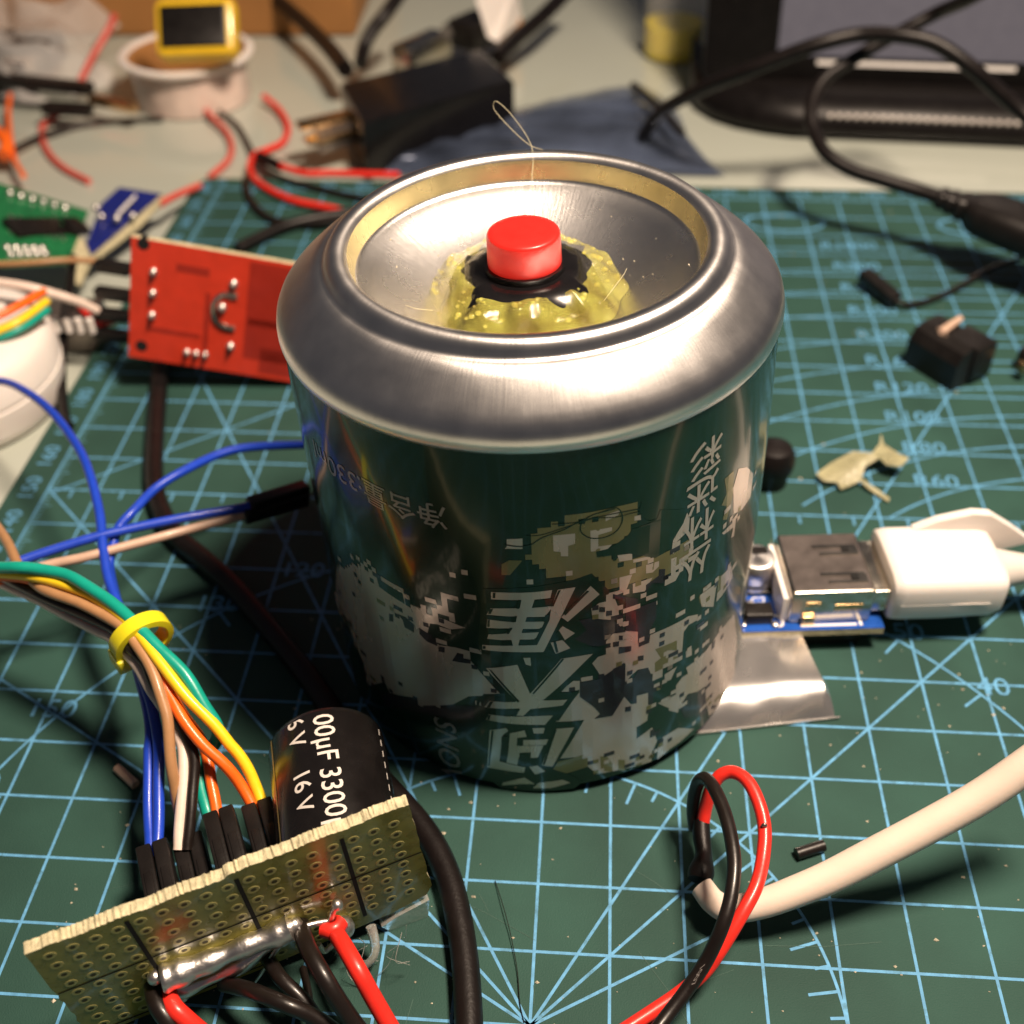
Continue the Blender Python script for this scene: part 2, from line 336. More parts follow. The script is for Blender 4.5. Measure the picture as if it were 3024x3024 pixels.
for a in range(10, 180, 10):
    ca, sa = math.cos(math.radians(a)), math.sin(math.radians(a))
    flat_text(b, str(a), 5.2, (OX + 92.2 * ca + 0.6, OY + 92.2 * sa + 0.2, 0.055), (1, 0, 0), (0, 1, 0), 1.05)
for a in (30, 60, 90, 120, 150): pass
for k, R0 in enumerate((60, 80, 100, 120, 160, 200, 300, 400, 500, 1000)):
    flat_text(b, 'R%d' % R0, 5.0, (62.6 - 0.35 * k, 101.3 + 10.4 * k, 0.055), (1, 0, 0), (0, 1, 0), 1.1)
part('number_print', b, 'ink', sheet, smooth=False)
b = MB()
for k in range(46):
    x, y, a, l = random.uniform(-70, 95), random.uniform(-15, 120), random.uniform(0, 3.14), random.uniform(2, 16)
    ribbon(b, [(x, y), (x + l * .5 * math.cos(a), y + l * .5 * math.sin(a)), (x + l * math.cos(a + .05), y + l * math.sin(a + .05))], random.uniform(.03, .08), 0.058)
part('knife_scratch', b, 'scratch', sheet, smooth=False)['kind'] = 'stuff'

# fine crumbs on the mat
b = MB()
for k in range(420):
    x = random.uniform(-75, 85); y = random.uniform(-15, 60) if k < 330 else random.uniform(60, 215)
    s = random.choice((.08, .1, .12, .15, .2, .3)); a = random.random() * 6.28
    pts = [(x + s * random.uniform(.6, 1.6) * math.cos(a + t * 1.57), y + s * random.uniform(.5, 1.2) * math.sin(a + t * 1.57), 0.06) for t in range(4)]
    b.add(pts + [(x, y, 0.06 + s * .8)], [(0, 1, 4), (1, 2, 4), (2, 3, 4), (3, 0, 4)])
single('dust', b, 'dust', 'pale crumbs and dust scattered over the cutting mat', 'dust', kind='stuff', smooth=False, loc=(0, 50, 0))

# ================================================================== the upturned half can
CR = 33.0
can = thing('drink_can', (-11.5, 58.0, 0), 'upturned half drink can with green camouflage print and red button on its base', 'can')
can.rotation_euler = (0, -0.036, 0)
def wobble(t, z):
    a = 2 * math.pi * t
    return 0.10 * math.sin(7 * a + z * .05) + 0.07 * math.sin(13 * a - z * .09 + 1) + 0.05 * math.sin(23 * a + z * .12)
def radius_at(th, z):          # th measured from the front, positive to the right
    t = ((th - math.pi / 2) / (2 * math.pi)) % 1.0
    k = min(1, max(0, z / 8.0)) * min(1, max(0, (64.3 - z) / 10.0))
    return CR + wobble(t, z) * (0.25 + 0.75 * k) * (0 if z > 64 else 1)
def cyl(s, z, off=0.0):
    th = s / CR; r = radius_at(th, z) + off
    return (r * math.sin(th), -r * math.cos(th), z)
b = MB(); n = 180; zs = [1.6 + i * (64.3 - 1.6) / 40 for i in range(41)]
b.rings([[cyl(CR * 2 * math.pi * k / n, z) for k in range(n)] for z in zs], False)
b.rings([[cyl(CR * 2 * math.pi * k / n, z, -0.12) for k in range(n)][::-1] for z in zs], False)
wall = part('printed_wall', b, 'cangreen', can, local=True)
b = MB(); b.lathe([(29.5, 0), (31.6, 0), (31.6, 0.6), (31.4, 3.0), (29.5, 3.0)], n=90)
part('gap_shade_ring', b, 'blackpl', can, local=True)  # black ring put in as the shade of the gap under the wall
prof = [(33.02, 64.25), (33.25, 64.6), (33.4, 65.2), (33.38, 65.9), (33.2, 66.7), (32.85, 67.4), (32.3, 68.1), (31.6, 68.8), (30.7, 69.6), (29.7, 70.45), (28.6, 71.35), (27.8, 71.95),
        (27.3, 72.2), (26.9, 72.35), (26.5, 72.45), (26.2, 72.8), (25.95, 73.3), (25.6, 73.8), (25.1, 74.2), (24.5, 74.4), (23.9, 74.3), (23.4, 74.0), (23.1, 73.5)]
b = MB(); b.lathe(prof, n=160); part('shoulder', b, 'alu', can, local=True, smooth=70)
b = MB(); b.lathe([(23.1, 73.5), (22.9, 72.9), (22.6, 71.6), (22.35, 70.9)], n=160); part('gold_rim_band', b, 'gold', can, local=True, smooth=70)
b = MB(); pr = [(22.35, 70.9), (22.1, 70.5), (21.7, 70.35)]
for i in range(1, 15):
    r = 21.7 * (1 - i / 14.3); pr.append((r, 62.6 + (70.35 - 62.6) * (r / 21.7) ** 2))
b.lathe(pr, n=160); part('dished_base', b, 'aludish', can, local=True, smooth=70)

# --- print on the wall
def clip(poly, ax, val, keep_less):
    out = []
    for i in range(len(poly)):
        p, q = poly[i], poly[(i + 1) % len(poly)]
        a = (p[ax] <= val) if keep_less else (p[ax] >= val); c = (q[ax] <= val) if keep_less else (q[ax] >= val)
        if a: out.append(p)
        if a != c:
            t = (val - p[ax]) / (q[ax] - p[ax]); out.append((p[0] + (q[0] - p[0]) * t, p[1] + (q[1] - p[1]) * t))
    return out
def wrap(mb, poly, off):
    from mathutils.geometry import tessellate_polygon
    if len(poly) == 3: tris = [poly]
    else: tris = [[poly[i] for i in t] for t in tessellate_polygon([[Vector((p[0], p[1], 0)) for p in poly]])]
    for t in tris:
        s0 = min(p[0] for p in t); s1 = max(p[0] for p in t)
        if s0 < -48 or s1 > 48: continue
        k = math.floor(s0 / 1.5)
        while k * 1.5 < s1:
            c = clip(clip(list(t), 0, k * 1.5, False), 0, (k + 1) * 1.5, True); k += 1
            if len(c) < 3: continue
            z0 = min(p[1] for p in c); z1 = max(p[1] for p in c); j = math.floor(z0 / 4.0)
            while j * 4.0 < z1:
                d = clip(clip(c, 1, j * 4.0, False), 1, (j + 1) * 4.0, True); j += 1
                if len(d) < 3: continue
                ar = sum(d[i][0] * d[(i + 1) % len(d)][1] - d[(i + 1) % len(d)][0] * d[i][1] for i in range(len(d)))
                if abs(ar) < 1e-5: continue
                if ar < 0: d = d[::-1]
                mb.add([cyl(p[0], p[1], off) for p in d], [tuple(range(len(d)))])
def inside(p, poly):
    c = False
    for i in range(len(poly)):
        a, e = poly[i], poly[i - 1]
        if (a[1] > p[1]) != (e[1] > p[1]) and p[0] < (e[0] - a[0]) * (p[1] - a[1]) / (e[1] - a[1]) + a[0]: c = not c
    return c
TAN = [
 [(8.90,38.19),(9.92,38.97),(10.82,39.05),(10.81,40.27),(11.72,40.16),(12.53,37.24),(12.55,35.45),(9.92,35.60),(9.03,36.56)],
 [(10.85,31.64),(11.78,32.81),(13.54,32.70),(15.38,31.71),(15.44,29.43),(17.23,28.54),(17.33,30.01),(23.66,29.99),(25.58,29.03),(25.48,27.97),(23.78,28.20),(22.94,27.42),(22.85,23.17),(21.16,22.31),(18.41,21.40),(17.28,22.24),(17.24,23.46),(15.57,23.93),(14.56,23.23),(13.71,22.21),(13.65,26.20),(11.83,25.76),(11.85,23.98),(10.06,23.81),(9.92,25.43),(8.99,27.66),(9.79,28.77),(10.86,29.00)],
 [(0.96,16.91),(4.18,16.72),(7.23,22.79),(8.15,20.94),(9.23,18.78),(10.07,16.84),(9.23,16.05),(11.92,15.73),(11.90,17.63),(12.74,19.37),(13.61,19.19),(14.69,17.02),(15.60,16.77),(15.56,18.46),(17.42,18.07),(17.49,15.72),(18.34,14.57),(17.56,13.54),(17.46,11.86),(15.73,11.32),(15.79,8.62),(18.35,9.77),(19.34,5.97),(18.55,3.96),(18.46,1.68),(14.19,2.36),(9.63,3.19),(8.19,5.52),(8.21,8.25),(3.99,8.20)],
 [(28.06,19.65),(28.89,11.11),(26.80,11.82),(24.64,13.15),(23.73,12.12),(23.02,11.35),(22.91,10.12),(21.17,11.83),(21.21,14.62),(22.27,14.72),(22.16,16.70),(23.18,17.85),(24.31,17.85),(23.82,19.45),(25.96,19.47)],
 [(28.06,19.65),(31.76,21.01),(36.54,19.98),(39.30,11.42),(40.47,1.15),(35.95,1.31),(30.83,2.30),(29.21,7.95)],
 [(20.38,6.15),(23.13,6.36),(23.95,5.71),(26.87,2.98),(23.76,2.39),(21.84,2.29),(20.22,1.62),(19.52,1.42),(19.57,4.42)],
 [(4.45,22.88),(6.33,24.77),(7.25,24.58),(7.23,22.79),(5.63,22.70)],
 [(13.48,36.53),(15.41,36.26),(15.45,34.80),(14.47,34.69)],
 [(16.26,36.23),(18.15,36.19),(18.18,35.46),(16.27,35.68)],
 [(12.56,34.54),(13.51,34.54),(13.52,33.80),(12.57,33.81)],
 [(23.58,23.06),(24.72,22.84),(24.83,21.35),(23.68,21.59)],
 [(18.33,19.20),(19.30,19.23),(19.37,17.52),(18.38,17.71)],
 [(20.07,20.38),(22.10,20.87),(21.18,18.63),(20.15,18.69)],
 [(19.16,14.70),(21.21,14.62),(21.33,12.16),(20.40,13.24)],
 [(25.59,26.53),(26.60,26.37),(26.65,25.75),(25.64,25.91)],
 [(4.29,51.56),(6.96,51.52),(6.93,49.81),(6.09,49.60),(6.06,47.86),(5.16,47.99),(5.18,48.69),(4.29,48.97)],
 [(8.82,51.65),(11.52,51.54),(11.53,50.95),(9.80,50.74),(9.80,48.84),(11.55,48.69),(10.87,48.02),(8.87,48.19)],
 [(-1.28,51.20),(0.63,51.42),(0.56,49.70),(-1.62,49.63),(-1.34,49.99)],
 [(10.72,53.71),(12.57,54.00),(12.31,53.24),(10.72,52.70)],
 [(14.38,52.38),(15.22,52.41),(15.24,51.55),(14.39,51.70)],
 [(12.25,46.71),(14.22,46.37),(14.24,45.28),(12.54,45.54)],
 [(14.39,45.23),(16.75,44.96),(16.77,44.41),(14.40,44.68)],
 [(16.20,43.58),(18.04,43.46),(18.08,42.52),(17.17,41.85),(16.24,42.08)],
 [(19.91,42.88),(20.84,42.66),(20.82,39.97),(21.70,39.66),(20.90,38.40),(19.13,38.42),(19.15,39.93),(20.06,39.82)],
 [(12.57,42.80),(14.30,42.71),(13.47,40.05),(10.77,39.46),(11.19,40.47),(12.60,40.55)],
 [(14.40,41.00),(17.20,40.90),(16.18,38.91),(14.44,39.29)],
 [(20.06,45.97),(21.73,48.20),(22.23,49.39),(22.74,48.23),(22.73,46.17),(20.64,45.37),(20.32,43.58),(19.89,43.80)],
 [(32.35,50.41),(34.77,49.03),(37.98,45.52),(37.95,41.54),(34.85,41.56),(32.16,42.78),(31.42,47.82)],
 [(30.19,33.01),(33.23,32.63),(34.29,29.38),(31.40,28.65),(30.40,29.44)],
 [(25.66,32.63),(27.26,32.67),(29.22,32.40),(28.89,28.04),(26.23,30.03)],
 [(29.37,41.51),(32.85,41.34),(33.20,42.18),(33.11,38.14),(32.09,38.59),(32.56,40.15),(29.85,40.86)],
 [(-25.01,32.63),(-16.82,35.66),(-15.64,35.46),(-13.18,35.39),(-10.40,35.28),(-7.63,34.74),(-9.95,33.63),(-11.76,33.97),(-12.89,33.71),(-13.71,30.69),(-11.86,29.83),(-9.49,30.31),(-7.39,30.33),(-7.39,28.45),(-3.65,22.60),(-8.28,20.79),(-10.90,17.98),(-14.56,15.49),(-16.49,14.60),(-17.89,15.59),(-22.94,13.14),(-23.82,14.82),(-29.53,9.13),(-29.28,14.91),(-32.12,18.19),(-33.84,23.43),(-33.17,26.21)],
 [(-32.16,32.04),(-24.42,38.47),(-18.45,38.68),(-16.89,38.25),(-16.24,36.06),(-16.09,34.82),(-41.07,15.23)],
 [(-13.02,38.95),(-11.17,39.13),(-11.26,38.21),(-12.98,38.08)],
 [(-10.26,39.97),(-9.45,40.05),(-9.46,38.46),(-10.42,38.33)],
 [(-12.20,37.32),(-10.21,37.69),(-10.35,36.20),(-12.04,36.12)],
 [(-8.56,42.55),(-7.52,42.65),(-7.59,41.78),(-8.64,41.67)],
]
OLIVE = [
 [(1.03,51.92),(4.47,53.73),(6.50,54.79),(10.84,54.50),(14.61,54.30),(15.21,52.92),(14.00,50.48),(12.91,48.95),(11.95,48.57),(9.40,48.06),(11.98,46.44),(16.61,44.85),(18.79,44.37),(22.46,44.41),(23.36,41.87),(20.97,40.26),(18.98,40.02),(13.74,41.45),(11.32,40.99),(9.53,43.73),(7.12,43.91),(4.23,44.34),(3.32,44.43),(3.24,46.06),(1.50,47.76),(0.64,48.65),(1.56,49.33),(1.51,51.40)],
 [(18.21,26.66),(21.79,26.44),(21.90,24.41),(20.17,25.32),(20.08,23.79),(22.88,22.75),(21.00,22.01),(19.35,21.84),(19.23,20.91),(18.41,21.40),(18.31,23.86),(19.25,24.30)],
 [(1.16,6.78),(3.97,7.52),(7.36,8.48),(8.21,8.25),(8.19,5.52),(5.04,4.61),(3.88,3.37),(1.05,3.53)],
 [(10.07,7.20),(11.10,6.81),(12.01,4.58),(12.03,2.71),(10.22,3.68)], [(12.91,5.10),(14.00,4.57),(14.04,1.97),(12.94,2.52)],
 [(15.73,4.79),(16.71,4.21),(16.77,2.06),(15.79,2.18)], [(25.49,32.47),(28.40,31.48),(28.57,29.86),(25.81,30.94)],
 [(-2.15,46.95),(-1.20,47.72),(0.47,47.77),(-1.20,45.22),(-2.25,45.14)],
 [(29.03,50.85),(31.19,50.89),(31.56,46.84),(30.38,43.12),(29.29,43.88),(30.04,45.78),(28.78,46.63),(29.75,48.06)],
 [(21.13,44.05),(22.71,44.23),(23.67,41.36),(21.78,40.29),(21.03,40.71)], [(29.50,33.53),(30.40,33.01),(30.40,29.44),(29.51,29.80)],
]
DARK = [
 [(7.12,36.29),(8.90,36.42),(11.75,35.37),(12.57,34.17),(13.54,32.51),(13.44,38.67),(11.72,39.29),(11.72,40.16),(15.23,37.94),(15.27,36.32),(18.00,36.27),(18.12,32.94),(17.15,30.85),(17.23,28.54),(15.60,28.59),(15.38,31.71),(13.54,32.70),(11.78,32.81),(10.85,31.64),(10.85,30.52),(7.07,31.73),(6.70,32.92)],
 [(9.93,24.25),(11.84,25.56),(13.50,26.46),(13.71,22.21),(14.59,21.81),(15.72,23.86),(17.24,23.46),(18.30,20.04),(18.31,15.23),(17.51,15.28),(17.42,18.07),(15.56,18.46),(15.44,16.85),(13.61,19.19),(12.77,17.48),(11.92,15.73),(9.23,16.05),(10.07,16.84),(9.23,18.57),(7.21,21.37),(7.24,24.18)],
 [(23.02,11.35),(24.65,12.92),(26.80,11.82),(28.91,10.87),(29.87,3.92),(24.41,7.83)], [(9.92,38.27),(10.69,38.04),(10.70,37.15),(9.92,37.38)], [(10.83,37.29),(11.61,37.21),(11.62,36.32),(10.83,36.40)],
 [(12.59,32.14),(13.56,31.76),(13.57,31.01),(12.60,31.21)], [(11.79,31.13),(12.67,30.99),(12.62,30.08),(11.80,30.19)], [(12.62,29.89),(14.44,29.32),(14.46,28.36),(12.63,28.55)],
 [(15.50,26.72),(16.40,26.47),(16.42,25.48),(15.53,25.73)], [(13.80,16.81),(14.69,16.59),(14.72,15.53),(13.82,15.75)],
 [(-19.99,31.85),(-19.17,32.13),(-19.41,30.54),(-20.25,30.23)], [(-18.31,32.84),(-16.83,33.04),(-15.54,32.28),(-15.76,30.52),(-17.33,30.71),(-17.50,32.06)], [(-14.72,32.07),(-12.98,31.43),(-12.15,30.13),(-12.22,29.48),(-13.81,29.81),(-14.87,30.76)],
 [(-12.05,29.55),(-11.08,29.73),(-11.19,28.64),(-12.16,28.45)], [(-9.27,29.34),(-8.35,29.42),(-8.42,28.56),(-7.37,28.66),(-7.44,27.80),(-9.28,27.44),(-10.22,27.32)],
 [(-25.59,10.96),(-22.99,12.86),(-17.89,15.59),(-16.49,14.60),(-10.90,17.98),(-7.66,18.73),(-7.86,16.13),(-12.09,14.18),(-17.70,12.64),(-25.10,8.19)],
 [(18.10,41.96),(19.08,41.56),(19.02,39.05),(17.23,39.94),(16.34,38.65),(16.30,40.00),(18.14,40.82)],
]
GREEN = [
 [(14.98,50.45),(14.14,50.42),(13.46,49.46),(11.95,48.57),(11.01,48.15),(9.53,48.03),(9.67,47.11),(11.56,46.93),(11.70,45.99),(12.12,45.86),(12.25,46.71),(13.65,46.58),(15.55,45.48),(17.39,44.32),(18.78,44.56),(19.69,45.72),(21.71,48.04),(21.92,50.20),(17.85,52.17),(17.31,50.70),(15.70,50.52)],
 [(-21.39,37.88),(-16.65,37.65),(-16.60,35.69),(-21.13,36.23)],
 [(-4.79,42.55),(6.62,43.71),(8.97,44.45),(11.31,40.76),(7.22,36.53),(8.29,34.28),(6.62,32.94),(9.16,30.85),(11.29,30.88),(9.15,29.21),(4.52,22.67),(7.22,22.44),(5.44,19.51),(3.72,16.51),(7.75,16.31),(5.46,11.04),(3.11,5.76),(5.52,4.29),(7.45,2.11),(6.18,0.65),(-4.88,0.43),(-7.11,3.02),(-7.54,4.91),(-6.27,15.53),(-7.30,18.38),(-7.18,19.96),(-6.01,22.05),(-3.62,22.66),(-6.16,27.18),(-5.61,30.40),(-6.21,31.20)],
]
CW, CH = 0.82, 0.84
rnd = random.Random(11)
cells = {'cantan': MB(), 'canolive': MB(), 'candark': MB()}
def lay(key, polys, off):
    for q in polys: wrap(cells[key], q, off)
LEFT = [q for q in TAN if max(p[0] for p in q) < -5]
lay('cantan', TAN[:15], 0.020); lay('canolive', OLIVE[1:], 0.026); lay('cantan', [q for q in TAN[15:] if q not in LEFT], 0.032); lay('candark', DARK, 0.038)
for i in range(int(-46 / CW), int(26 / CW)):                       # the broad patches are stepped pixel by pixel
    for j in range(2, int(62 / CH)):
        s, z = (i + .5) * CW, (j + .5) * CH
        k = 'cantan' if any(inside((s, z), q) for q in LEFT) else ('canolive' if inside((s, z), OLIVE[0]) else None)
        if k and rnd.random() > .03: wrap(cells[k], [(i * CW, j * CH), ((i + 1) * CW, j * CH), ((i + 1) * CW, (j + 1) * CH), (i * CW, (j + 1) * CH)], 0.029 if k == 'cantan' else 0.023)
# loose pixels scattered along the edges of the patches
def colour_at(p):
    for q in DARK:
        if inside(p, q): return 'candark'
    for q in TAN[15:]:
        if inside(p, q): return 'cantan'
    for q in OLIVE:
        if inside(p, q): return 'canolive'
    for q in TAN[:15]:
        if inside(p, q): return 'cantan'
    return None
for q in TAN + OLIVE:
    for i in range(len(q)):
        p, r = q[i - 1], q[i]
        for _ in range(max(1, int(math.hypot(r[0] - p[0], r[1] - p[1]) / 1.6))):
            t = rnd.random(); s = p[0] + (r[0] - p[0]) * t + rnd.gauss(0, 1.1); z = p[1] + (r[1] - p[1]) * t + rnd.gauss(0, 1.1)
            s, z = round(s / CW) * CW, round(z / CH) * CH
            if rnd.random() < .45 or z < 2.4 or z > 45 or inside((s, z), GREEN[2]) or inside((s, z), GREEN[0]): continue
            c = colour_at((s + CW / 2, z + CH / 2)); k = rnd.choice(('candark', 'canolive', 'candark')) if c == 'cantan' else 'cantan'
            w = rnd.choice((1, 1, 1, 2)); wrap(cells[k], [(s, z), (s + w * CW, z), (s + w * CW, z + CH), (s, z + CH)], 0.041)
# patches out of the camera's sight go on round the can
for k in range(620):
    th = rnd.uniform(45, 160); z0 = 4 + 45 * rnd.random() * (0.6 + 0.4 * math.sin(th * .21))
    key = rnd.choice(('cantan', 'cantan', 'canolive', 'candark')); w, h = rnd.randint(1, 5), rnd.randint(1, 4)
    i0 = int(th / CW)
    for a in range(w):
        mb = cells[key]
        mb.add([cyl((i0 + a + e) * CW, 1.1 + (int(z0 / CH) + f) * CH, {'cantan': .02, 'canolive': .024, 'candark': .028, 'x': 0}[key] + 0.0000 * k) for e, f in ((0, 0), (1, 0), (1, h), (0, h))], [(0, 1, 2, 3)])
for key, nm in (('cantan', 'tan_camouflage_print'), ('canolive', 'olive_camouflage_print'), ('candark', 'dark_camouflage_print')):
    part(nm, cells[key], key, wall, local=True)
b = MB(); wrap(b, GREEN[0], 0.045); wrap(b, GREEN[1], 0.045); wrap(b, GREEN[2], 0.045)
part('green_outline_print', b, 'cangreen', wall, local=True)
CHARS = [
 [[(-3.75,42.07),(3.94,42.41),(3.68,41.06),(0.05,40.92),(-3.83,40.79)],
  [(0.05,40.96),(1.70,41.02),(1.27,39.48),(0.60,37.86),(-0.13,35.19),(-0.71,32.44),(-1.42,32.39),(-1.83,35.09),(-0.96,37.15),(-0.25,39.37)],
  [(-4.01,39.14),(-0.24,39.48),(3.53,39.58),(4.01,39.53),(2.87,37.78),(0.67,37.86),(-0.70,37.83),(-4.55,37.97)],
  [(-4.53,37.09),(-0.97,36.82),(0.26,36.97),(2.85,36.91),(2.35,35.60),(0.05,35.64),(-1.88,35.65),(-4.71,35.50)],
  [(-4.55,34.29),(-1.84,34.86),(-0.14,34.85),(2.02,34.95),(1.51,33.61),(-0.51,33.59),(-2.86,33.40),(-4.76,33.46)],
  [(-5.49,32.17),(-0.71,32.44),(2.56,32.54),(2.94,32.40),(2.44,31.11),(-5.55,31.23)],
  [(4.65,42.33),(6.91,42.40),(2.51,31.11),(1.27,31.32),(3.46,37.08),(3.76,39.45)],
  [(8.81,42.31),(9.97,40.59),(5.82,36.34),(5.00,37.35),(5.39,37.84)], [(5.11,35.67),(6.72,34.06),(5.29,32.94),(4.32,34.54)], [(5.06,33.09),(6.05,31.32),(4.07,30.56),(3.50,32.81)]],
 [[(-5.30,27.62),(-1.04,28.68),(0.39,22.78),(1.59,22.40),(-1.24,20.81)], [(4.83,29.53),(9.07,29.59),(2.21,21.38),(0.39,22.66)],
  [(-6.11,19.23),(-5.24,20.84),(-1.73,21.02),(0.64,22.91),(2.21,21.25),(5.47,21.15),(4.79,19.99),(0.35,19.49),(-0.71,18.03),(-1.86,18.19),(-1.13,19.68)],
  [(-6.03,16.51),(-5.52,17.82),(-0.71,17.90),(3.43,17.97),(2.21,15.96)], [(-0.19,30.02),(0.75,30.04),(0.77,28.38),(0.07,28.73)]],
 [[(-5.66,14.22),(-3.19,15.27),(-2.97,14.63),(-3.79,13.56),(-4.68,7.16),(-0.86,6.34),(-1.17,5.02),(-6.60,5.22)],
  [(-2.74,14.13),(-0.67,14.88),(-0.40,13.43),(-1.76,13.18),(-1.93,11.40),(1.90,11.42),(0.96,8.67),(-1.80,8.50),(-2.06,6.78),(-3.62,7.10),(-3.24,9.42)],
  [(-0.93,12.72),(2.62,12.74),(2.24,11.54),(-0.99,11.49)], [(3.77,15.05),(6.29,15.06),(3.04,6.48),(1.50,6.84)],
  [(-0.33,6.52),(0.89,6.84),(1.97,5.40),(0.47,4.69)], [(0.44,15.33),(2.19,15.30),(1.98,14.12),(0.64,14.13)]],
 [[(-4.43,2.02),(-1.14,3.87),(0.39,2.36),(-1.74,2.20),(-4.66,1.23)], [(0.93,2.66),(4.45,3.16),(5.58,2.24),(2.64,1.29),(-0.00,1.32)]],
]
for polys in CHARS:
    b = MB()
    for q in polys: wrap(b, q, 0.07)
    part('printed_character', b, 'cantan', wall, local=True)
b = MB()
for q in [[(-3.51,41.98),(-3.17,42.02),(-3.26,41.07),(-3.60,41.03)], [(-0.40,40.97),(-0.02,40.98),(-0.32,39.36),(-0.67,39.35)], [(-1.00,37.99),(-0.64,38.00),(-0.85,36.89),(-1.20,36.92)],
          [(-1.72,35.77),(-1.30,35.80),(-1.86,34.64),(-2.20,34.61)], [(2.96,38.11),(3.46,38.07),(3.07,36.78),(2.69,36.81)], [(2.28,35.83),(2.66,35.81),(2.41,35.15),(0.48,34.97),(0.34,35.19),(2.03,35.39)],
          [(1.44,33.84),(1.86,33.82),(1.50,32.51),(1.16,32.52)], [(4.73,42.22),(5.03,42.24),(4.06,39.53),(3.76,39.56)], [(8.34,41.57),(8.65,41.44),(5.54,37.60),(5.28,37.96)],
          [(-5.42,31.95),(-5.05,32.02),(-5.13,31.47),(-5.49,31.40)], [(-4.17,39.01),(-3.65,39.09),(-3.99,38.17),(-4.34,38.11)], [(-4.50,36.98),(-4.19,37.04),(-4.30,35.73),(-4.61,35.74)],
          [(-3.37,40.67),(-0.56,40.82),(-0.76,39.78),(-3.36,39.56)], [(-3.62,37.78),(-1.04,37.92),(-1.20,37.03),(-3.42,37.26)], [(-4.32,35.34),(-1.89,35.53),(-2.24,34.71),(-4.23,34.34)], [(0.75,37.81),(2.87,37.74),(2.62,36.96),(0.53,37.02)],
          [(1.70,40.91),(4.02,40.92),(3.53,39.64),(1.39,39.63)], [(-0.51,33.54),(1.43,33.61),(1.13,32.66),(-0.71,32.62)],
          [(-4.98,27.56),(-4.58,27.40),(-1.06,21.21),(-1.32,20.93)], [(4.91,29.52),(5.22,29.43),(0.95,22.66),(0.72,22.78)], [(-5.16,20.73),(-4.70,20.83),(-5.24,19.44),(-5.76,19.31)], [(-5.61,17.67),(-5.26,17.75),(-5.51,16.57),(-5.89,16.55)],
          [(-1.38,19.53),(-1.05,19.55),(-1.71,17.95),(-2.13,17.91)], [(-3.98,13.25),(-3.03,13.42),(-3.82,9.87),(-4.23,10.34)], [(-1.59,13.20),(-1.00,13.12),(-1.16,11.34),(-1.93,11.40)], [(-1.57,9.78),(0.06,9.90),(-0.07,8.64),(-1.72,8.51)],
          [(3.60,14.94),(3.88,14.91),(1.93,6.97),(1.62,6.97)], [(4.24,34.55),(4.64,34.95),(5.37,33.04),(5.14,32.96)], [(3.82,33.01),(4.20,32.92),(4.47,30.86),(4.15,30.78)], [(-5.40,14.15),(-5.04,14.37),(-6.21,5.62),(-6.48,5.54)]]:
    wrap(b, q, 0.09)
part('character_shadow_print', b, 'cangreen', wall, local=True)
def can_text(mb, txt, size, s, z, X, Y, off, sx=1.0, bold=0.02):
    for t in glyphs(txt, size, bold): wrap(mb, [(s + X[0] * p[0] * sx + Y[0] * p[1], z + X[1] * p[0] * sx + Y[1] * p[1]) for p in t], off)
b = MB(); can_text(b, '净含量:330ml', 4.3, -20.4, 53.9, (-1, 0), (0, -1), 0.06, 0.98)
part('volume_lettering', b, 'cangrey', wall, local=True)
b = MB()
for ch, s, z in (('彩', 24.95, 57.2), ('迷', 24.75, 51.5), ('林', 24.55, 45.8), ('丛', 24.4, 40.0)):
    can_text(b, ch, 5.9, s, z, (-1, -0.04), (0.04, -1), 0.065, bold=0.05)
part('camouflage_lettering', b, 'cantan', wall, local=True)
b = MB(); can_text(b, 'SNOW', 5.4, -13.0, 5.2, (0, -1), (1, 0), 0.062)
part('brand_lettering', b, 'cangrey', wall, local=True)
def stroke(mb, pts, w, off):
    P = [Vector((p[0], p[1], 0)) for p in pts]; P = spl(P, 4)
    for i in range(len(P) - 1):
        t = (P[i + 1] - P[i]); t = t.normalized() if t.length else Vector((1, 0, 0)); n_ = Vector((-t.y, t.x, 0)) * w / 2
        wrap(mb, [tuple((P[i] - n_)[:2]), tuple((P[i + 1] - n_)[:2]), tuple((P[i + 1] + n_)[:2]), tuple((P[i] + n_)[:2])], off)
b = MB()
for q, w in (([(-1.58,50.33),(-0.06,50.12),(1.47,50.29),(2.90,51.34),(5.70,52.40),(7.62,53.42),(10.85,53.67),(12.85,53.58),(15.19,53.42)], .16), ([(7.60,52.08),(7.85,51.35),(8.88,50.44),(10.60,50.18),(12.07,50.78),(12.80,52.08),(12.71,53.45),(12.03,54.49),(10.58,54.41),(8.77,54.02),(7.74,53.07),(7.60,52.08)], .16),
             ([(1.03,51.84),(2.91,51.85),(5.07,52.49),(7.62,53.26),(9.54,53.51),(11.91,53.03),(13.95,53.04),(15.21,52.92)], .12), ([(15.31,54.38),(15.13,53.28),(15.52,51.78),(16.41,50.91),(17.30,50.88)], .14), ([(4.21,53.42),(5.72,53.32),(7.62,53.42),(9.03,54.13),(11.90,54.37)], .12)):
    stroke(b, q, w, 0.075)
part('barbed_wire_print', b, 'cangreen', wall, local=True)

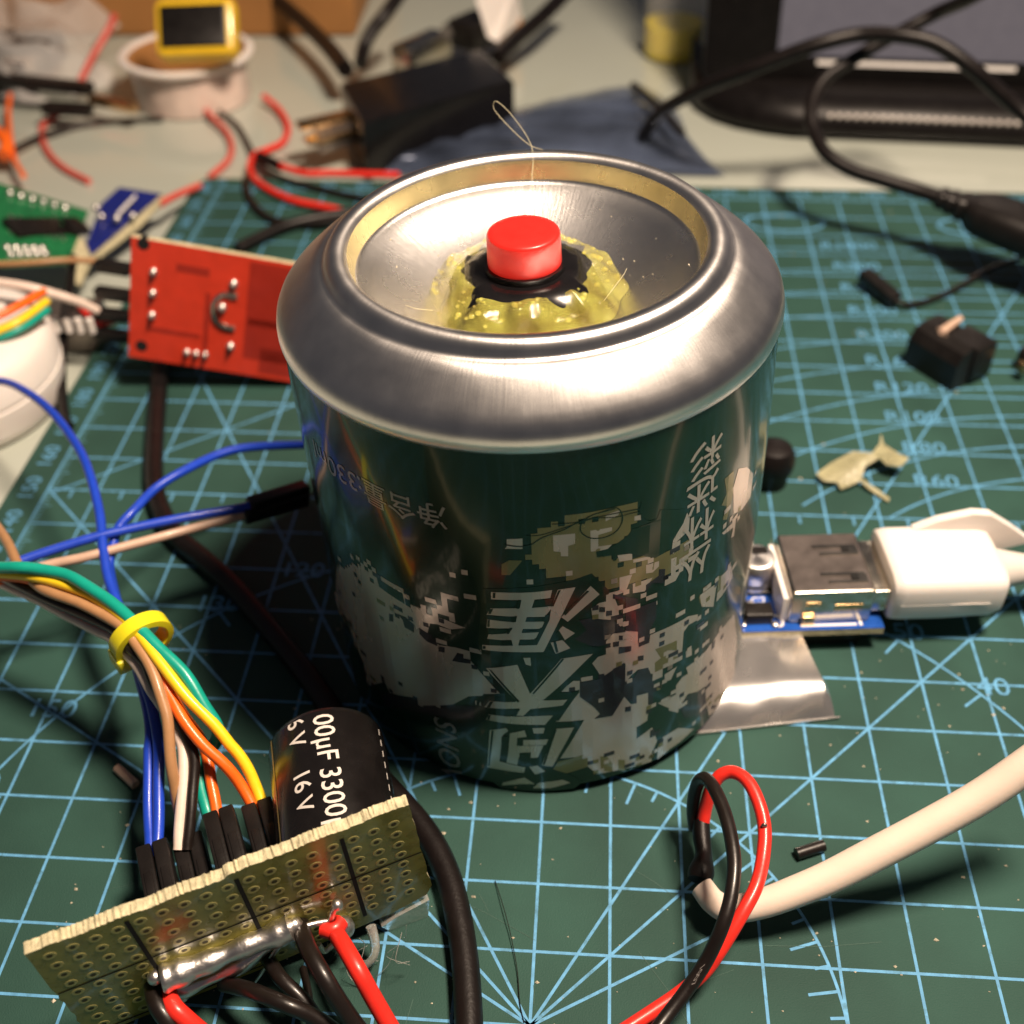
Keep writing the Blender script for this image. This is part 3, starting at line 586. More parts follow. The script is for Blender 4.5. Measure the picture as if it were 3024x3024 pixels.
# --- push button set in hot glue
btn = thing('push_button', (0, 0, 0), '', 'x'); del btn['label']; del btn['category']; btn.parent = can
BX, BY = -0.3, -0.3
ORG[btn] = Vector((0, 0, 0))
b = MB(); b.lathe([(0.01, 74.75), (3.6, 74.75), (4.35, 74.66), (4.62, 74.5), (4.75, 74.2), (4.82, 72.5), (4.86, 70.4), (4.78, 70.1), (4.5, 70.0)], (BX, BY, 0), n=64)
part('button_cap', b, 'red', btn, smooth=50)
rz = 0.12; Xb = (math.cos(rz), math.sin(rz), 0); Yb = (-math.sin(rz), math.cos(rz), 0)
b = MB(); hous = []  # lower part widened to model the black body's reflection in glue and dish
for hw, z in ((9.0, 63.0), (10.4, 64.3), (10.2, 65.2), (9.4, 66.6), (8.5, 67.8), (7.6, 68.7), (6.6, 69.3), (5.4, 69.5)):
    hous.append([(BX + (hw + (.35 * math.sin(7 * a + z) + .25 * math.sin(13 * a - 2 * z) if hw > 6 else 0)) * math.copysign(abs(math.cos(a)) ** .5, math.cos(a)) * Xb[0] + hw * math.copysign(abs(math.sin(a)) ** .5, math.sin(a)) * Yb[0], BY + hw * math.copysign(abs(math.cos(a)) ** .5, math.cos(a)) * Xb[1] + hw * math.copysign(abs(math.sin(a)) ** .5, math.sin(a)) * Yb[1], z) for a in [2 * math.pi * k / 48 for k in range(48)]])
b.rings(hous)
b.cyl((BX, BY, 69.0), (BX, BY, 70.3), 5.3, 40)
part('switch_housing', b, 'blackgloss', btn)
def nz(a, r): return 0.5 * math.sin(3 * a + 1.1) + 0.45 * math.sin(5 * a - .7 + r) + 0.3 * math.sin(9 * a + 2 * r) + .2 * math.sin(14 * a - 3 * r) + .12 * math.sin(23 * a + 5 * r)
gr_ = random.Random(21); bumps = [(gr_.random() * 6.28, gr_.uniform(8.5, 12.6), gr_.uniform(.9, 2.2), gr_.uniform(.3, 1.5)) for _ in range(46)]
def glue_z(x, y, f):
    z = 62.6 + 7.75 * ((x * x + y * y) ** .5 / 21.7) ** 2
    h = 5.6 * (1 - f) ** .9 + 1.5 * (1 - f ** 3)
    for a, r, w, k in bumps: h += k * math.exp(-((x - BX - r * math.cos(a)) ** 2 + (y - BY - r * math.sin(a)) ** 2) / (w * w)) * min(1, 3.5 * (1 - f))
    return z + .06 + h * .72
b = MB(); N = 180; rings = []
for t in range(31):
    f = t / 30; ring = []
    for k in range(N):
        a = 2 * math.pi * k / N; ro = 13.0 + .75 * nz(a, 0); ri = 8.3 + 1.0 * nz(a * 1.0 + 2, 1)
        r = ri + (ro - ri) * f; x, y = BX + r * math.cos(a), BY + r * math.sin(a); ring.append((x, y, min(glue_z(x, y, f), 69.75)))
    rings.append(ring)
b.rings(rings, False)
for k in range(150):
    a = gr_.random() * 6.28; f = gr_.uniform(.02, .95); i_ = int(f * 30); p = rings[i_][int(a / 6.2832 * N) % N]; b.ball(p, gr_.choice((.1, .14, .2, .3, .45)), 8, 5, (1, 1, .7))
part('hot_glue', b, 'glue', can, local=True, smooth=70)
b = MB()
b.tube([(0.3, 7, 68.5), (0.2, 14, 70.2), (-.4, 20, 71.8), (-.6, 24.6, 74.8), (-3.2, 27, 78.2), (-5.6, 28, 80.2), (-6.0, 28, 79.0), (-3.6, 26.8, 76.6), (-1, 25.0, 75.0), (1, 24, 74.6)], 0.055, 5)
b.tube([(-12, -6, 66.5), (-14, -7, 67.4), (-15.5, -6, 67.3)], 0.04, 5); b.tube([(10, -4, 66.5), (12.4, 1, 67.2), (13.0, 2.4, 67.6)], 0.04, 5)
part('glue_strand', b, 'hair', can, local=True)
b = MB()
for k in range(90):
    a = random.random() * 6.28; r = random.uniform(11, 21) if k < 60 else random.uniform(27, 32.5)
    z = 62.62 + 7.75 * (r / 21.7) ** 2 if r < 22 else 74.2 - (r - 26) * .98 + .9
    s = random.uniform(.04, .12); p = Vector((r * math.cos(a), r * math.sin(a), z + .03))
    if r < 22: b.ball(p, s, 5, 3)
part('dust_speck', b, 'dust', can, local=True)

# ================================================================== pouch battery
P1, P2, P3, P4 = (12.36,37.15,0.00), (34.92,41.64,0.00), (30.63,58.82,0.00), (16.87,60.38,0.00)
bat = thing('pouch_battery', P1, 'flat silver foil pouch battery poking out from under the can', 'battery')
b = MB()
def lerp(a, c, t): return tuple(a[i] + (c[i] - a[i]) * t for i in range(3))
rings = []
for i in range(25):
    f = i / 24; row = []
    for j in range(25):
        g = j / 24; p = lerp(lerp(P1, P2, g), lerp(P4, P3, g), f)
        h = 4.0 * math.sin(min(1, f / .30 + .02) * math.pi / 2) ** .75 * min(1, (1.02 - g) / .05) ** .4
        h = max(h, .35) + .12 * math.sin(9 * g + 4 * f) + (0.12 * math.sin(19 * g) if f < .1 else 0)
        row.append((p[0], p[1], .25 + h))
    rings.append(row)
vs = [p for r in rings for p in r]; fs = [(i * 25 + j, i * 25 + j + 1, (i + 1) * 25 + j + 1, (i + 1) * 25 + j) for i in range(24) for j in range(24)]
b.add(vs, fs)
edge = [rings[0][j] for j in range(25)] + [rings[i][24] for i in range(1, 25)] + [rings[24][j] for j in range(23, -1, -1)] + [rings[i][0] for i in range(23, 0, -1)]
b.add(edge + [(p[0], p[1], .2) for p in edge], [(i, len(edge) + i, len(edge) + (i + 1) % len(edge), (i + 1) % len(edge)) for i in range(len(edge))])
pouch = part('foil_pouch', b, 'pouch', bat)
b = MB(); e = Vector(P2) - Vector(P1); e.normalize(); nrm = Vector((e.y, -e.x, 0))
b.slab([Vector(P1) + Vector((0, 0, .25)), Vector(P2) + e * .9 + Vector((0, 0, .25)), Vector(P2) + e * .7 + nrm * .35 + Vector((0, 0, .25)), Vector(P1) + nrm * .35 + Vector((0, 0, .25))], (0, 0, .3))
part('crimped_seam', b, 'pouch', bat, smooth=False)

# ================================================================== USB boost board
ub = thing('usb_board', (33.09,58.69,4.00), 'blue converter board with metal socket beside the can', 'circuit board')
zb = 5.2
U0, U1, U2, U3 = (20.11,54.41,5.20), (44.26,56.82,5.20), (43.85,72.25,5.20), (20.47,70.80,5.20)
Ux = (Vector(U1) - Vector(U0)).normalized(); Uy = Vector((-Ux.y, Ux.x, 0)); Uz = Vector((0, 0, 1))
def ul(x, y, z=0): return Vector(U0) + Ux * x + Uy * y + Uz * z
WB, DB = (Vector(U1) - Vector(U0)).length, 17.5
b = MB(); b.box(ul(WB / 2, DB / 2, -.8), (WB, DB, 1.2), Ux, Uy); pb = part('board', b, 'fr4', ub, smooth=False)
b = MB(); b.box(ul(WB / 2, DB / 2, -.1), (WB, DB, .2), Ux, Uy); part('solder_mask', b, 'bluepcb', pb, smooth=False)
b = MB(); b.box(ul(WB / 2, DB / 2, -3.2), (WB - 6, DB - 3, 3.6), Ux, Uy); part('underside_component', b, 'blackpl', ub, smooth=False)
b = MB()
b.box(ul(15.3, 0.9, .05), (9.2, .5, .1), Ux, Uy); b.box(ul(20.6, 1.2, .05), (.5, 1.2, .1), Ux, Uy)
flat_text(b, 'C2', 2.2, ul(4.9, 6.9, .08), Ux, Uy)
b.tube([ul(6.2, 1.0, .1), ul(7.6, 1.0, .1), ul(7.9, 2.2, .1), ul(7.3, 3.2, .1), ul(6.6, 3.4, .1)], .22, 5)
part('silkscreen_mark', b, 'silk', pb, smooth=False)
# socket shell
sx0, sx1, sy0, sy1, sh = 8.6, 22.2, 1.6, 15.6, 7.0
b = MB(); b.box(ul((sx0 + sx1) / 2, (sy0 + sy1) / 2, sh / 2), (sx1 - sx0, sy1 - sy0, sh), Ux, Uy, bev=.5)
sk = part('socket_shell', b, 'steel', ub)
b = MB(); b.box(ul((sx0 + sx1) / 2, (sy0 + sy1) / 2, sh + .02), (sx1 - sx0 - .9, sy1 - sy0 - .9, .08), Ux, Uy); part('dull_top_plate', b, 'steeldark', sk, smooth=False)
for yy in (4.6, 11.2):
    b = MB(); b.box(ul(17.5, yy + .9, sh + .12), (7.2, .7, .14), Ux, Uy); b.box(ul(18.0, yy - .9, sh + .12), (6.4, .7, .14), Ux, Uy)
    b.box(ul(20.5, yy - .1, sh + .12), (1.6, 1.8, .2), Ux, Uy); part('spring_tab', b, 'steel', sk, smooth=False)
    b = MB(); b.box(ul(19.3, yy + .2, sh + .14), (1.2, 1.2, .26), Ux, Uy); part('tab_opening', b, 'darkhole', sk, smooth=False)
b = MB(); b.box(ul(18.2, sy0 - .02, 3.4), (4.6, .2, 1.5), Ux, Uy, bev=.05); b.box(ul(12.3, sy0 - .02, 4.4), (2.4, .2, .8), Ux, Uy, bev=.05); b.box(ul(11.8, sy0 - .3, .8), (2.2, .7, 2.4), Ux, Uy, bev=.2)
part('side_tab', b, 'brass', sk)
b = MB(); b.box(ul(sx0 - .5, 8.6, 2.6), (1.2, 13, 5.2), Ux, Uy); part('plastic_insert', b, 'white', sk, smooth=False)
# can-type capacitor
b = MB(); cpos = ul(4.6, 11.2)
b.lathe([(0.01, 6.4), (2.6, 6.4), (3.0, 6.25), (3.15, 5.9), (3.15, 2.6), (2.95, 2.3), (2.95, 1.9), (3.15, 1.6), (3.15, 0.7)], cpos, n=36)
cp = part('smd_capacitor', b, 'alu', ub)
b = MB(); b.box(cpos + Uz * .4, (6.2, 6.2, .8), Ux, Uy, bev=.3); part('capacitor_base', b, 'blackpl', cp)
b = MB(); b.box(cpos + Uz * 6.42 + Uy * 1.3, (4.0, 1.6, .06), Ux, Uy)
part('polarity_mark', b, 'blackpl', cp, smooth=False)
b = MB(); b.box(ul(3.9, 3.0, 1.2), (4.6, 3.0, 2.2), Ux, Uy, bev=.25); part('diode', b, 'blackpl', ub)
b = MB(); b.box(ul(1.0, 1.5, .35), (1.4, 1.4, .7), Ux, Uy, bev=.2); b.ball(ul(6.6, 1.3, .2), .7, 10, 6, (1, 1, .5)); b.ball(ul(3.3, 6.2, .2), .7, 10, 6, (1, 1, .6)); part('solder_joint', b, 'tin', ub)

# ================================================================== white USB plug
pl = thing('usb_plug', ul(30, 8.6, 0), 'white plastic cable plug pushed into the metal socket', 'plug')
b = MB(); b.box(ul(24.0, 8.6, 3.6), (4.2, 12.2, 4.6), Ux, Uy, bev=.3); part('metal_sleeve', b, 'steel', pl)
b = MB(); secs = []
for x, hw, h0, h1 in ((25.0, 7.0, -.4, 8.2), (25.3, 7.5, -.8, 8.7), (27, 7.7, -.9, 8.9), (34, 7.7, -.9, 8.9), (42, 7.4, -.7, 8.6), (43.6, 6.9, -.2, 8.1), (44.2, 6.0, .6, 7.4)):
    ring = []
    for k in range(32):
        a = 2 * math.pi * k / 32; ca, sa = math.cos(a), math.sin(a)
        ex = lambda v: math.copysign(abs(v) ** .45, v)
        ring.append(ul(x, 8.6 + hw * ex(ca), (h0 + h1) / 2 + (h1 - h0) / 2 * ex(sa)))
    secs.append(ring)
b.rings(secs); pbody = part('plug_body', b, 'white', pl, smooth=60)
b = MB(); b.tube([ul(x, 8.6 - 7.66, 3.9) for x in (26.5, 30, 36, 41)], .09, 6); b.tube([ul(27.4, 8.6 + 7.75 * math.cos(a), 4.0 + 4.93 * math.sin(a)) for a in (3.3, 2.9, 2.5)], .06, 6); part('mould_seam', b, 'capgrey', pbody)
b = MB()
fin = [(31.2, 8.9), (35, 10.8), (40.5, 12.2), (43.5, 11.8), (47.5, 9.0), (52, 5.5), (44, 3), (36, 8.2)]
b.slab([ul(x, 13.6, z - .2) for x, z in fin], Uy * 1.6); part('raised_flap', b, 'white', pl, smooth=False)
b = MB(); b.tube([ul(43.3, 8.6, 4.0), ul(47, 8.6, 4.0), ul(52, 8.4, 4.2), ul(62, 7.5, 5), ul(80, 6, 6)], lambda t: 3.9 - 1.5 * min(1, t * 2.4), 16)
part('strain_relief', b, 'capgrey', pl)

# ================================================================== cream cable with a red and a black lead
wc = thing('cable_with_leads', (13.41,9.87,0.00), 'thick cream cable ending in looped red and black leads', 'cable')
b = MB(); b.tube([(12.06,8.17,4.60),(13.66,6.04,4.40),(15.74,4.88,5.00),(19.63,5.32,6.00),(23.93,6.46,7.50),(28.58,7.81,9.50),(34.42,9.87,12.50),(40.52,11.93,16.00),(46.37,13.87,20.00),(52.36,16.28,25.00),(58.72,18.83,31.00)], lambda t: 1.6 + .58 * min(1, t * 1.8), 20, 8)
sheath = part('sheath', b, 'cream', wc)
e0, e1 = Vector((12.06,8.17,4.60)), Vector((13.24,6.48,4.45)); ed = (e0 - e1).normalized()
b = MB(); b.cyl(e0 - ed * .4, e0 + ed * .06, 1.15, 18); part('cut_end', b, 'blackrub', sheath)
b = MB(); b.tube([(11.76,9.13,4.50),(12.27,10.97,4.90),(12.56,13.02,5.00),(12.37,15.42,5.40),(12.42,17.48,6.00)], lambda t: 1.55 + .35 * math.sin(9 * t) * (1 - t) - .45 * t, 12, 8)
part('heat_shrink', b, 'blackrub', wc)
b = MB(); b.tube([(12.60,17.21,6.00),(12.84,18.35,8.00),(13.35,19.34,11.00),(14.49,20.20,13.00),(16.21,20.08,14.00),(17.92,18.21,14.50),(19.15,15.13,14.00),(19.69,11.91,13.00),(19.19,7.97,12.00),(18.07,4.30,11.50),(16.13,0.99,10.50),(13.63,-2.36,8.00),(11.65,-4.31,5.50),(8.73,-6.39,4.00),(5.34,-8.70,3.40),(-0.08,-12.44,3.00)], 0.92, 12)
lead = part('red_lead', b, 'wred', wc)
b = MB(); b.ball((19.51,11.85,14.00), .45, 8, 6, (1, .7, 1)); part('glue_nub', b, 'steeldark', lead)
b = MB(); b.tube([(11.66,17.39,4.00),(11.27,18.79,6.00),(11.22,19.51,9.00),(11.61,19.75,12.00),(12.34,18.79,14.00),(13.16,16.13,15.50),(14.18,12.15,16.00),(14.76,8.13,16.00),(14.90,4.55,15.50),(14.32,0.89,14.50),(13.34,-1.96,13.00),(12.07,-3.98,10.00),(10.72,-5.66,8.00),(8.88,-7.83,6.50),(6.81,-10.24,5.50),(4.31,-13.48,5.00)], 0.92, 12)
bl = part('black_lead', b, 'wblack', wc)
b = MB(); flat_text(b, '1007', 1.25, Vector((10.32,-6.83,9.40)), Vector((9.50,-8.08,8.80)) - Vector((10.60,-6.21,9.40)), Vector((.75, .5, .42)), 1.2)
part('wire_marking', b, 'wgrey', bl, smooth=False)

# ================================================================== offcuts lying on the mat
b = MB(); b.cyl((26.09,16.33,0.90), (30.07,17.98,0.90), .85, 14); single('insulation_offcut', b, 'wblack', 'short black insulation offcut beside the cream cable', 'wire offcut', 'wire offcuts on the mat')
b = MB(); b.cyl((-74.74,25.21,0.75), (-70.99,22.35,0.75), .72, 14); single('insulation_offcut', b, 'wtan', 'short pinkish tan insulation offcut left of the blue jumper wires', 'wire offcut', 'wire offcuts on the mat')
b = MB(); b.tube([(-15.99,9.99,0.30),(-14.31,5.17,0.80),(-13.13,1.41,0.60),(-12.02,-3.15,0.40),(-11.46,-7.15,0.30),(-10.74,-9.69,0.20)], .06, 6); single('loose_hair', b, 'wblack', 'thin black hair lying on the mat in front of the can', 'hair')

# ================================================================== thick black cable
b = MB(); b.tube([(-102.02,140.92,2.00),(-99.31,130.32,2.00),(-96.46,119.37,2.00),(-92.81,104.94,2.00),(-89.01,91.76,2.00),(-85.42,83.62,2.00),(-80.20,76.01,2.00),(-73.38,70.06,2.00),(-66.07,63.15,2.00),(-58.03,54.30,2.00),(-49.69,44.64,2.00),(-41.74,34.40,2.00),(-35.04,25.58,2.00),(-30.26,20.49,2.00),(-26.08,15.62,2.00),(-22.84,10.12,2.00),(-20.61,4.10,2.00),(-18.94,-2.55,2.00),(-17.93,-8.38,2.00),(-17.19,-14.31,2.00)], 1.85, 14)
single('power_cable', b, 'blackrub', 'thick black power cable curving round the can from the red board to the front edge', 'cable', loc=(-50.30,46.34,0.00))

# ================================================================== perfboard circuit
BO = Vector((-63.4793, -16.1073, 23.0651)); BU = Vector((0.8985, 0.4344, 0.0626)); BV = Vector((-0.0264, -0.0888, 0.9957)); BN = Vector((0.4381, -0.8963, -0.0683))
def bp(u, v, d=0.0): return BO + BU * u + BV * v + BN * d
pf = thing('perfboard_circuit', (-44.0, -4.5, 0), 'olive perforated board standing on edge with black capacitor and solder bar', 'circuit board')
U_0, U_1, V_0, V_1 = -2.0, 42.9, -22.6, 2.2
rr = random.Random(5); N = 170
top = [(U_0 + (U_1 - U_0) * i / N, V_1 + (0 if i < 8 else rr.uniform(-.13, .13) + .12 * math.sin(i * .21)) + (.9 * (i / N) if i > 85 else 0)) for i in range(N + 1)]
right = [(U_1 + .6 * i / 12 + rr.uniform(-.22, .22), 3.0 + (V_1 - 2.2) - (21.4) * i / 12) for i in range(1, 13)]
bottom = [(U_1 - .2, -20.4), (38, -21.6), (20, V_0), (0.4, V_0)]
left = [(-2.0 + rr.uniform(-.35, .1), V_0 + (22.6 - 7.6) * i / 16) for i in range(1, 16)] + [(-2.2, -7.4), (-2.0, 0)]
outl = top + right + bottom + left
b = MB(); b.cur = 0; n = len(outl); vs = [bp(u, v, 0) for u, v in outl] + [bp(u + rr.uniform(-.12, .12), v + rr.uniform(-.12, .12), -1.5) for u, v in outl]
b.add(vs, [tuple(range(n))[::-1]]); b.cur = 1; b.add(vs, [tuple(range(n, 2 * n))]); b.add(vs, [(i, n + i, n + (i + 1) % n, (i + 1) % n) for i in range(n)])
brd = part('board', b, ['perf', 'fr4'], pf, smooth=False)
# pads: each a raised ring with a dark hole
ring = MB(); K = 14
for r0, r1, z in ((.37, .72, .05),):
    ring.rings([[(r0 * math.cos(2 * math.pi * k / K), r0 * math.sin(2 * math.pi * k / K), z) for k in range(K)][::-1], [(r1 * math.cos(2 * math.pi * k / K), r1 * math.sin(2 * math.pi * k / K), z) for k in range(K)][::-1], [((r1 + .05) * math.cos(2 * math.pi * k / K), (r1 + .05) * math.sin(2 * math.pi * k / K), 0.004) for k in range(K)][::-1]], False)
ring.cur = 1; ring.add([(.37 * math.cos(2 * math.pi * k / K), .37 * math.sin(2 * math.pi * k / K), .02) for k in range(K)], [tuple(range(K))])
pm = mesh(ring, 'pad_ring', ['pad', 'perfhole'], (0, 0, 0), True)
rotm = Matrix((BU, BV, BN)).transposed()
for c in range(17):
    for r in range(9):
        if r >= 8 and c > 12: continue
        o = bpy.data.objects.new('pad_ring', pm); COL.objects.link(o); o.parent = brd
        o.matrix_local = Matrix.Translation((bp(c * 2.54, -r * 2.54, 0.005) - ORG[pf]) * S) @ rotm.to_4x4()
b = MB()
def bline(q0, q1, w):
    a, c = Vector((q0[0], q0[1], 0)), Vector((q1[0], q1[1], 0)); t = (c - a).normalized(); m_ = Vector((-t.y, t.x, 0)) * w / 2
    b.quad(*[bp(p.x, p.y, .05) for p in (a - m_, c - m_, c + m_, a + m_)])
for c in (3.5, 8.5, 13.5): bline((c * 2.54, 1.2), (c * 2.54, -19.5), .55)
bline((-1.9, -3.5 * 2.54), (43.2, -3.5 * 2.54), .28); bline((0.2, -8.5 * 2.54), (22, -8.5 * 2.54), .3)
part('printed_line', b, 'darkhole', brd, smooth=False)
# solder bar and joints
def bpx(lst, d): return [bp(u, v, d) for u, v in lst]
b = MB(); b.tube(bpx([(9.06,-12.37),(10.48,-12.52),(12.74,-12.65),(16.08,-12.78),(19.55,-12.49),(22.97,-12.62),(25.19,-12.35)], 1.3), lambda t: 1.55 + .28 * math.sin(7 * t + .6) + .12 * math.sin(31 * t), 16, 8)
b.tube(bpx([(9.14,-16.88),(11.50,-17.63),(14.95,-17.62),(18.65,-16.67),(22.01,-15.21)], 1.0), lambda t: 1.0 + .3 * math.sin(11 * t), 12, 8)
for q, r in (([(8.44,-12.38)], 1.0), ([(7.91,-18.32)], .9), ([(9.89,-19.78)], .8), ([(25.71,-13.09)], 1.1)): b.ball(bp(*q[0], .8), r, 12, 8)
part('solder_bar', b, 'tin', pf)
b = MB(); b.tube(bpx([(25.44,-13.34),(27.80,-13.65),(29.91,-14.30),(30.65,-12.53),(31.31,-11.20)], 1.3), .42, 10); b.ball(bp(*[(31.39,-11.27)][0], 1.3), .75, 12, 8)
b.tube(bpx([(23.54,-14.11),(21.67,-16.91),(19.66,-20.22),(18.50,-21.89)], 1.8), lambda t: .35 - .2 * t, 8); b.tube(bpx([(27.59,-18.72),(28.07,-21.21),(29.92,-19.78),(31.21,-18.89)], 1.6), .4, 8)
part('bent_lead', b, 'tin', pf)
b = MB(); b.ball(bp(*[(31.14,-17.83)][0], 1.2), 1.55, 16, 10, (1, 1, 1.1)); part('solder_ball', b, 'tin', pf)
# capacitor on the far side
ca, cb = bp(33.4, -10.5, -2.0), bp(36.6, -12.6, -23.0); ax = (cb - ca).normalized(); Lc = (cb - ca).length
b = MB(); b.lathe([(0.01, 0), (7.2, 0), (7.8, .4), (8.0, 1.1), (8.0, Lc - 1.4), (7.8, Lc - .5), (7.2, Lc)], ca, ax, 56)
cap = part('capacitor', b, 'capsleeve', pf)
b = MB(); b.lathe([(0.01, Lc - .25), (6.9, Lc - .25), (7.0, Lc - .05), (6.9, Lc + .02)], ca, ax, 48); part('capacitor_top', b, 'steel', cap)
up = (Vector((0, 0, 1)) - ax * ax.z).normalized(); sd = ax.cross(up)
SG = -1 if sd.dot(BU) < 0 else 1
def strips(tris, w=.5):
    out = []
    for t in tris:
        y0, y1 = min(p[1] for p in t), max(p[1] for p in t); k = math.floor(y0 / w)
        while k * w < y1:
            c = clip(clip(list(t), 1, k * w, False), 1, (k + 1) * w, True); k += 1
            if len(c) > 2: out.append(c)
    return out
def cap_text(mb, txt, size, along, ang, flip=1):
    lo, hi = along - (Lc - 1.5), along - .6
    for t in strips(glyphs(txt, size, .03)):
        t = clip(clip(t, 0, lo, False), 0, hi, True)
        if len(t) < 3: continue
        P = []
        for p in t:
            # text runs back towards the board, its top faces right
            l = along - p[0]; th = ang + SG * p[1] / 8.0
            P.append(ca + ax * l + (up * math.cos(th) + sd * math.sin(th)) * 8.05)
        if (P[1] - P[0]).cross(P[2] - P[0]).dot(P[0] - ca - ax * (P[0] - ca).dot(ax)) < 0: P = P[::-1]
        mb.add(P, [tuple(range(len(P)))])
SG = -1 if sd.dot(BU) < 0 else 1
b = MB()
cap_text(b, '3300µF 3300µF', 3.9, 11.2, SG * .02)
cap_text(b, '16 V    16 V', 3.5, 13.6, SG * -.46)
part('printed_rating', b, 'capgrey', cap, smooth=False)
b = MB()
for k in range(9):
    a0 = ca + ax * (3 + k * 1.9); th = SG * 1.15
    b.quad(*[a0 + ax * dl + (up * math.cos(th + dt) + sd * math.sin(th + dt)) * 8.05 for dl, dt in ((0, 0), (1.1, .012), (1.1, .04), (0, .028))])
part('sleeve_dash', b, 'capgrey', cap, smooth=False)
b = MB(); th = SG * -1.12
b.add([ca + ax * l + (up * math.cos(th + d) + sd * math.sin(th + d)) * 8.04 for l in (0.8, Lc - 1) for d in (0, .05)], [(0, 1, 3, 2)]); part('gold_stripe', b, 'olive', cap, smooth=False)
# leads soldered to the front
for nm, pts, r, k in (('red_lead', [(-35.27,-3.39,9.00),(-32.92,-6.83,11.00),(-30.74,-9.76,11.00),(-28.59,-11.96,8.00),(-25.59,-14.90,4.00)], 1.12, 'wred'), ('black_lead', [(-40.21,-1.59,9.00),(-37.57,-7.21,12.00),(-34.47,-11.35,12.00),(-31.59,-13.82,8.00),(-28.81,-15.51,4.00)], 1.12, 'wblack'),
                      ('black_lead', [(-43.58,-6.18,6.00),(-40.77,-9.71,8.00),(-37.46,-12.02,7.00),(-34.88,-14.24,4.00)], .95, 'wblack'), ('black_lead', [(-48.64,-9.34,5.00),(-44.18,-11.43,8.00),(-39.41,-13.33,9.00),(-35.85,-13.82,7.00),(-32.25,-14.90,4.00)], 1.0, 'wblack'),
                      ('red_lead', [(-54.64,-11.87,8.00),(-52.85,-14.37,9.00),(-51.08,-15.45,8.00),(-48.49,-16.37,5.00)], 1.15, 'wred'), ('black_lead', [(-56.70,-10.69,8.00),(-54.94,-14.08,9.00),(-53.01,-15.98,8.00),(-51.56,-17.38,5.00)], 1.15, 'wblack'), ('black_lead', [(-39.26,-6.23,4.00),(-37.59,-10.19,5.00),(-37.09,-12.69,4.00),(-36.51,-15.13,3.00)], .5, 'wblack')):
    b = MB(); b.tube(pts, r, 12); part(nm, b, k, pf)
b = MB(); b.tube([(-36.46,-3.56,9.60),(-35.09,-3.82,9.80),(-34.47,-2.61,9.60)], 1.2, 10); part('stripped_insulation', b, 'wred', pf)
# clear glue below the right end
b = MB()
b.slab([bp(u, v, .4) for u, v in [(35.91,-23.53),(38.19,-22.43),(42.86,-21.34),(42.24,-25.93),(41.10,-33.04),(40.15,-32.96),(37.95,-28.33)]], BN * -3.0)
b.tube([(-31.16,-1.00,6.00),(-30.54,-2.46,4.00),(-30.86,-3.55,2.50),(-32.32,-4.25,1.00)], lambda t: .7 - .2 * t, 8)
for k in range(12):
    p0 = Vector((-31.16,-1.79,7.00)) + Vector((rr.uniform(-4, 5), rr.uniform(-3, 1), rr.uniform(-3, 1))); b.tube([p0, p0 + Vector((rr.uniform(-3, 1), rr.uniform(-3, 1), -2.5)), p0 + Vector((rr.uniform(-4, 2), rr.uniform(-4, 2), -4.5))], .05, 4, 4)
part('clear_glue', b, 'clearglue', pf, smooth=50)
# pin header on the far side
b = MB(); b.box(bp(18.0, -13.6, -2.75), (21.0, 2.5, 2.5), BU, BV, BN); part('pin_header', b, 'blackpl', pf, smooth=False)

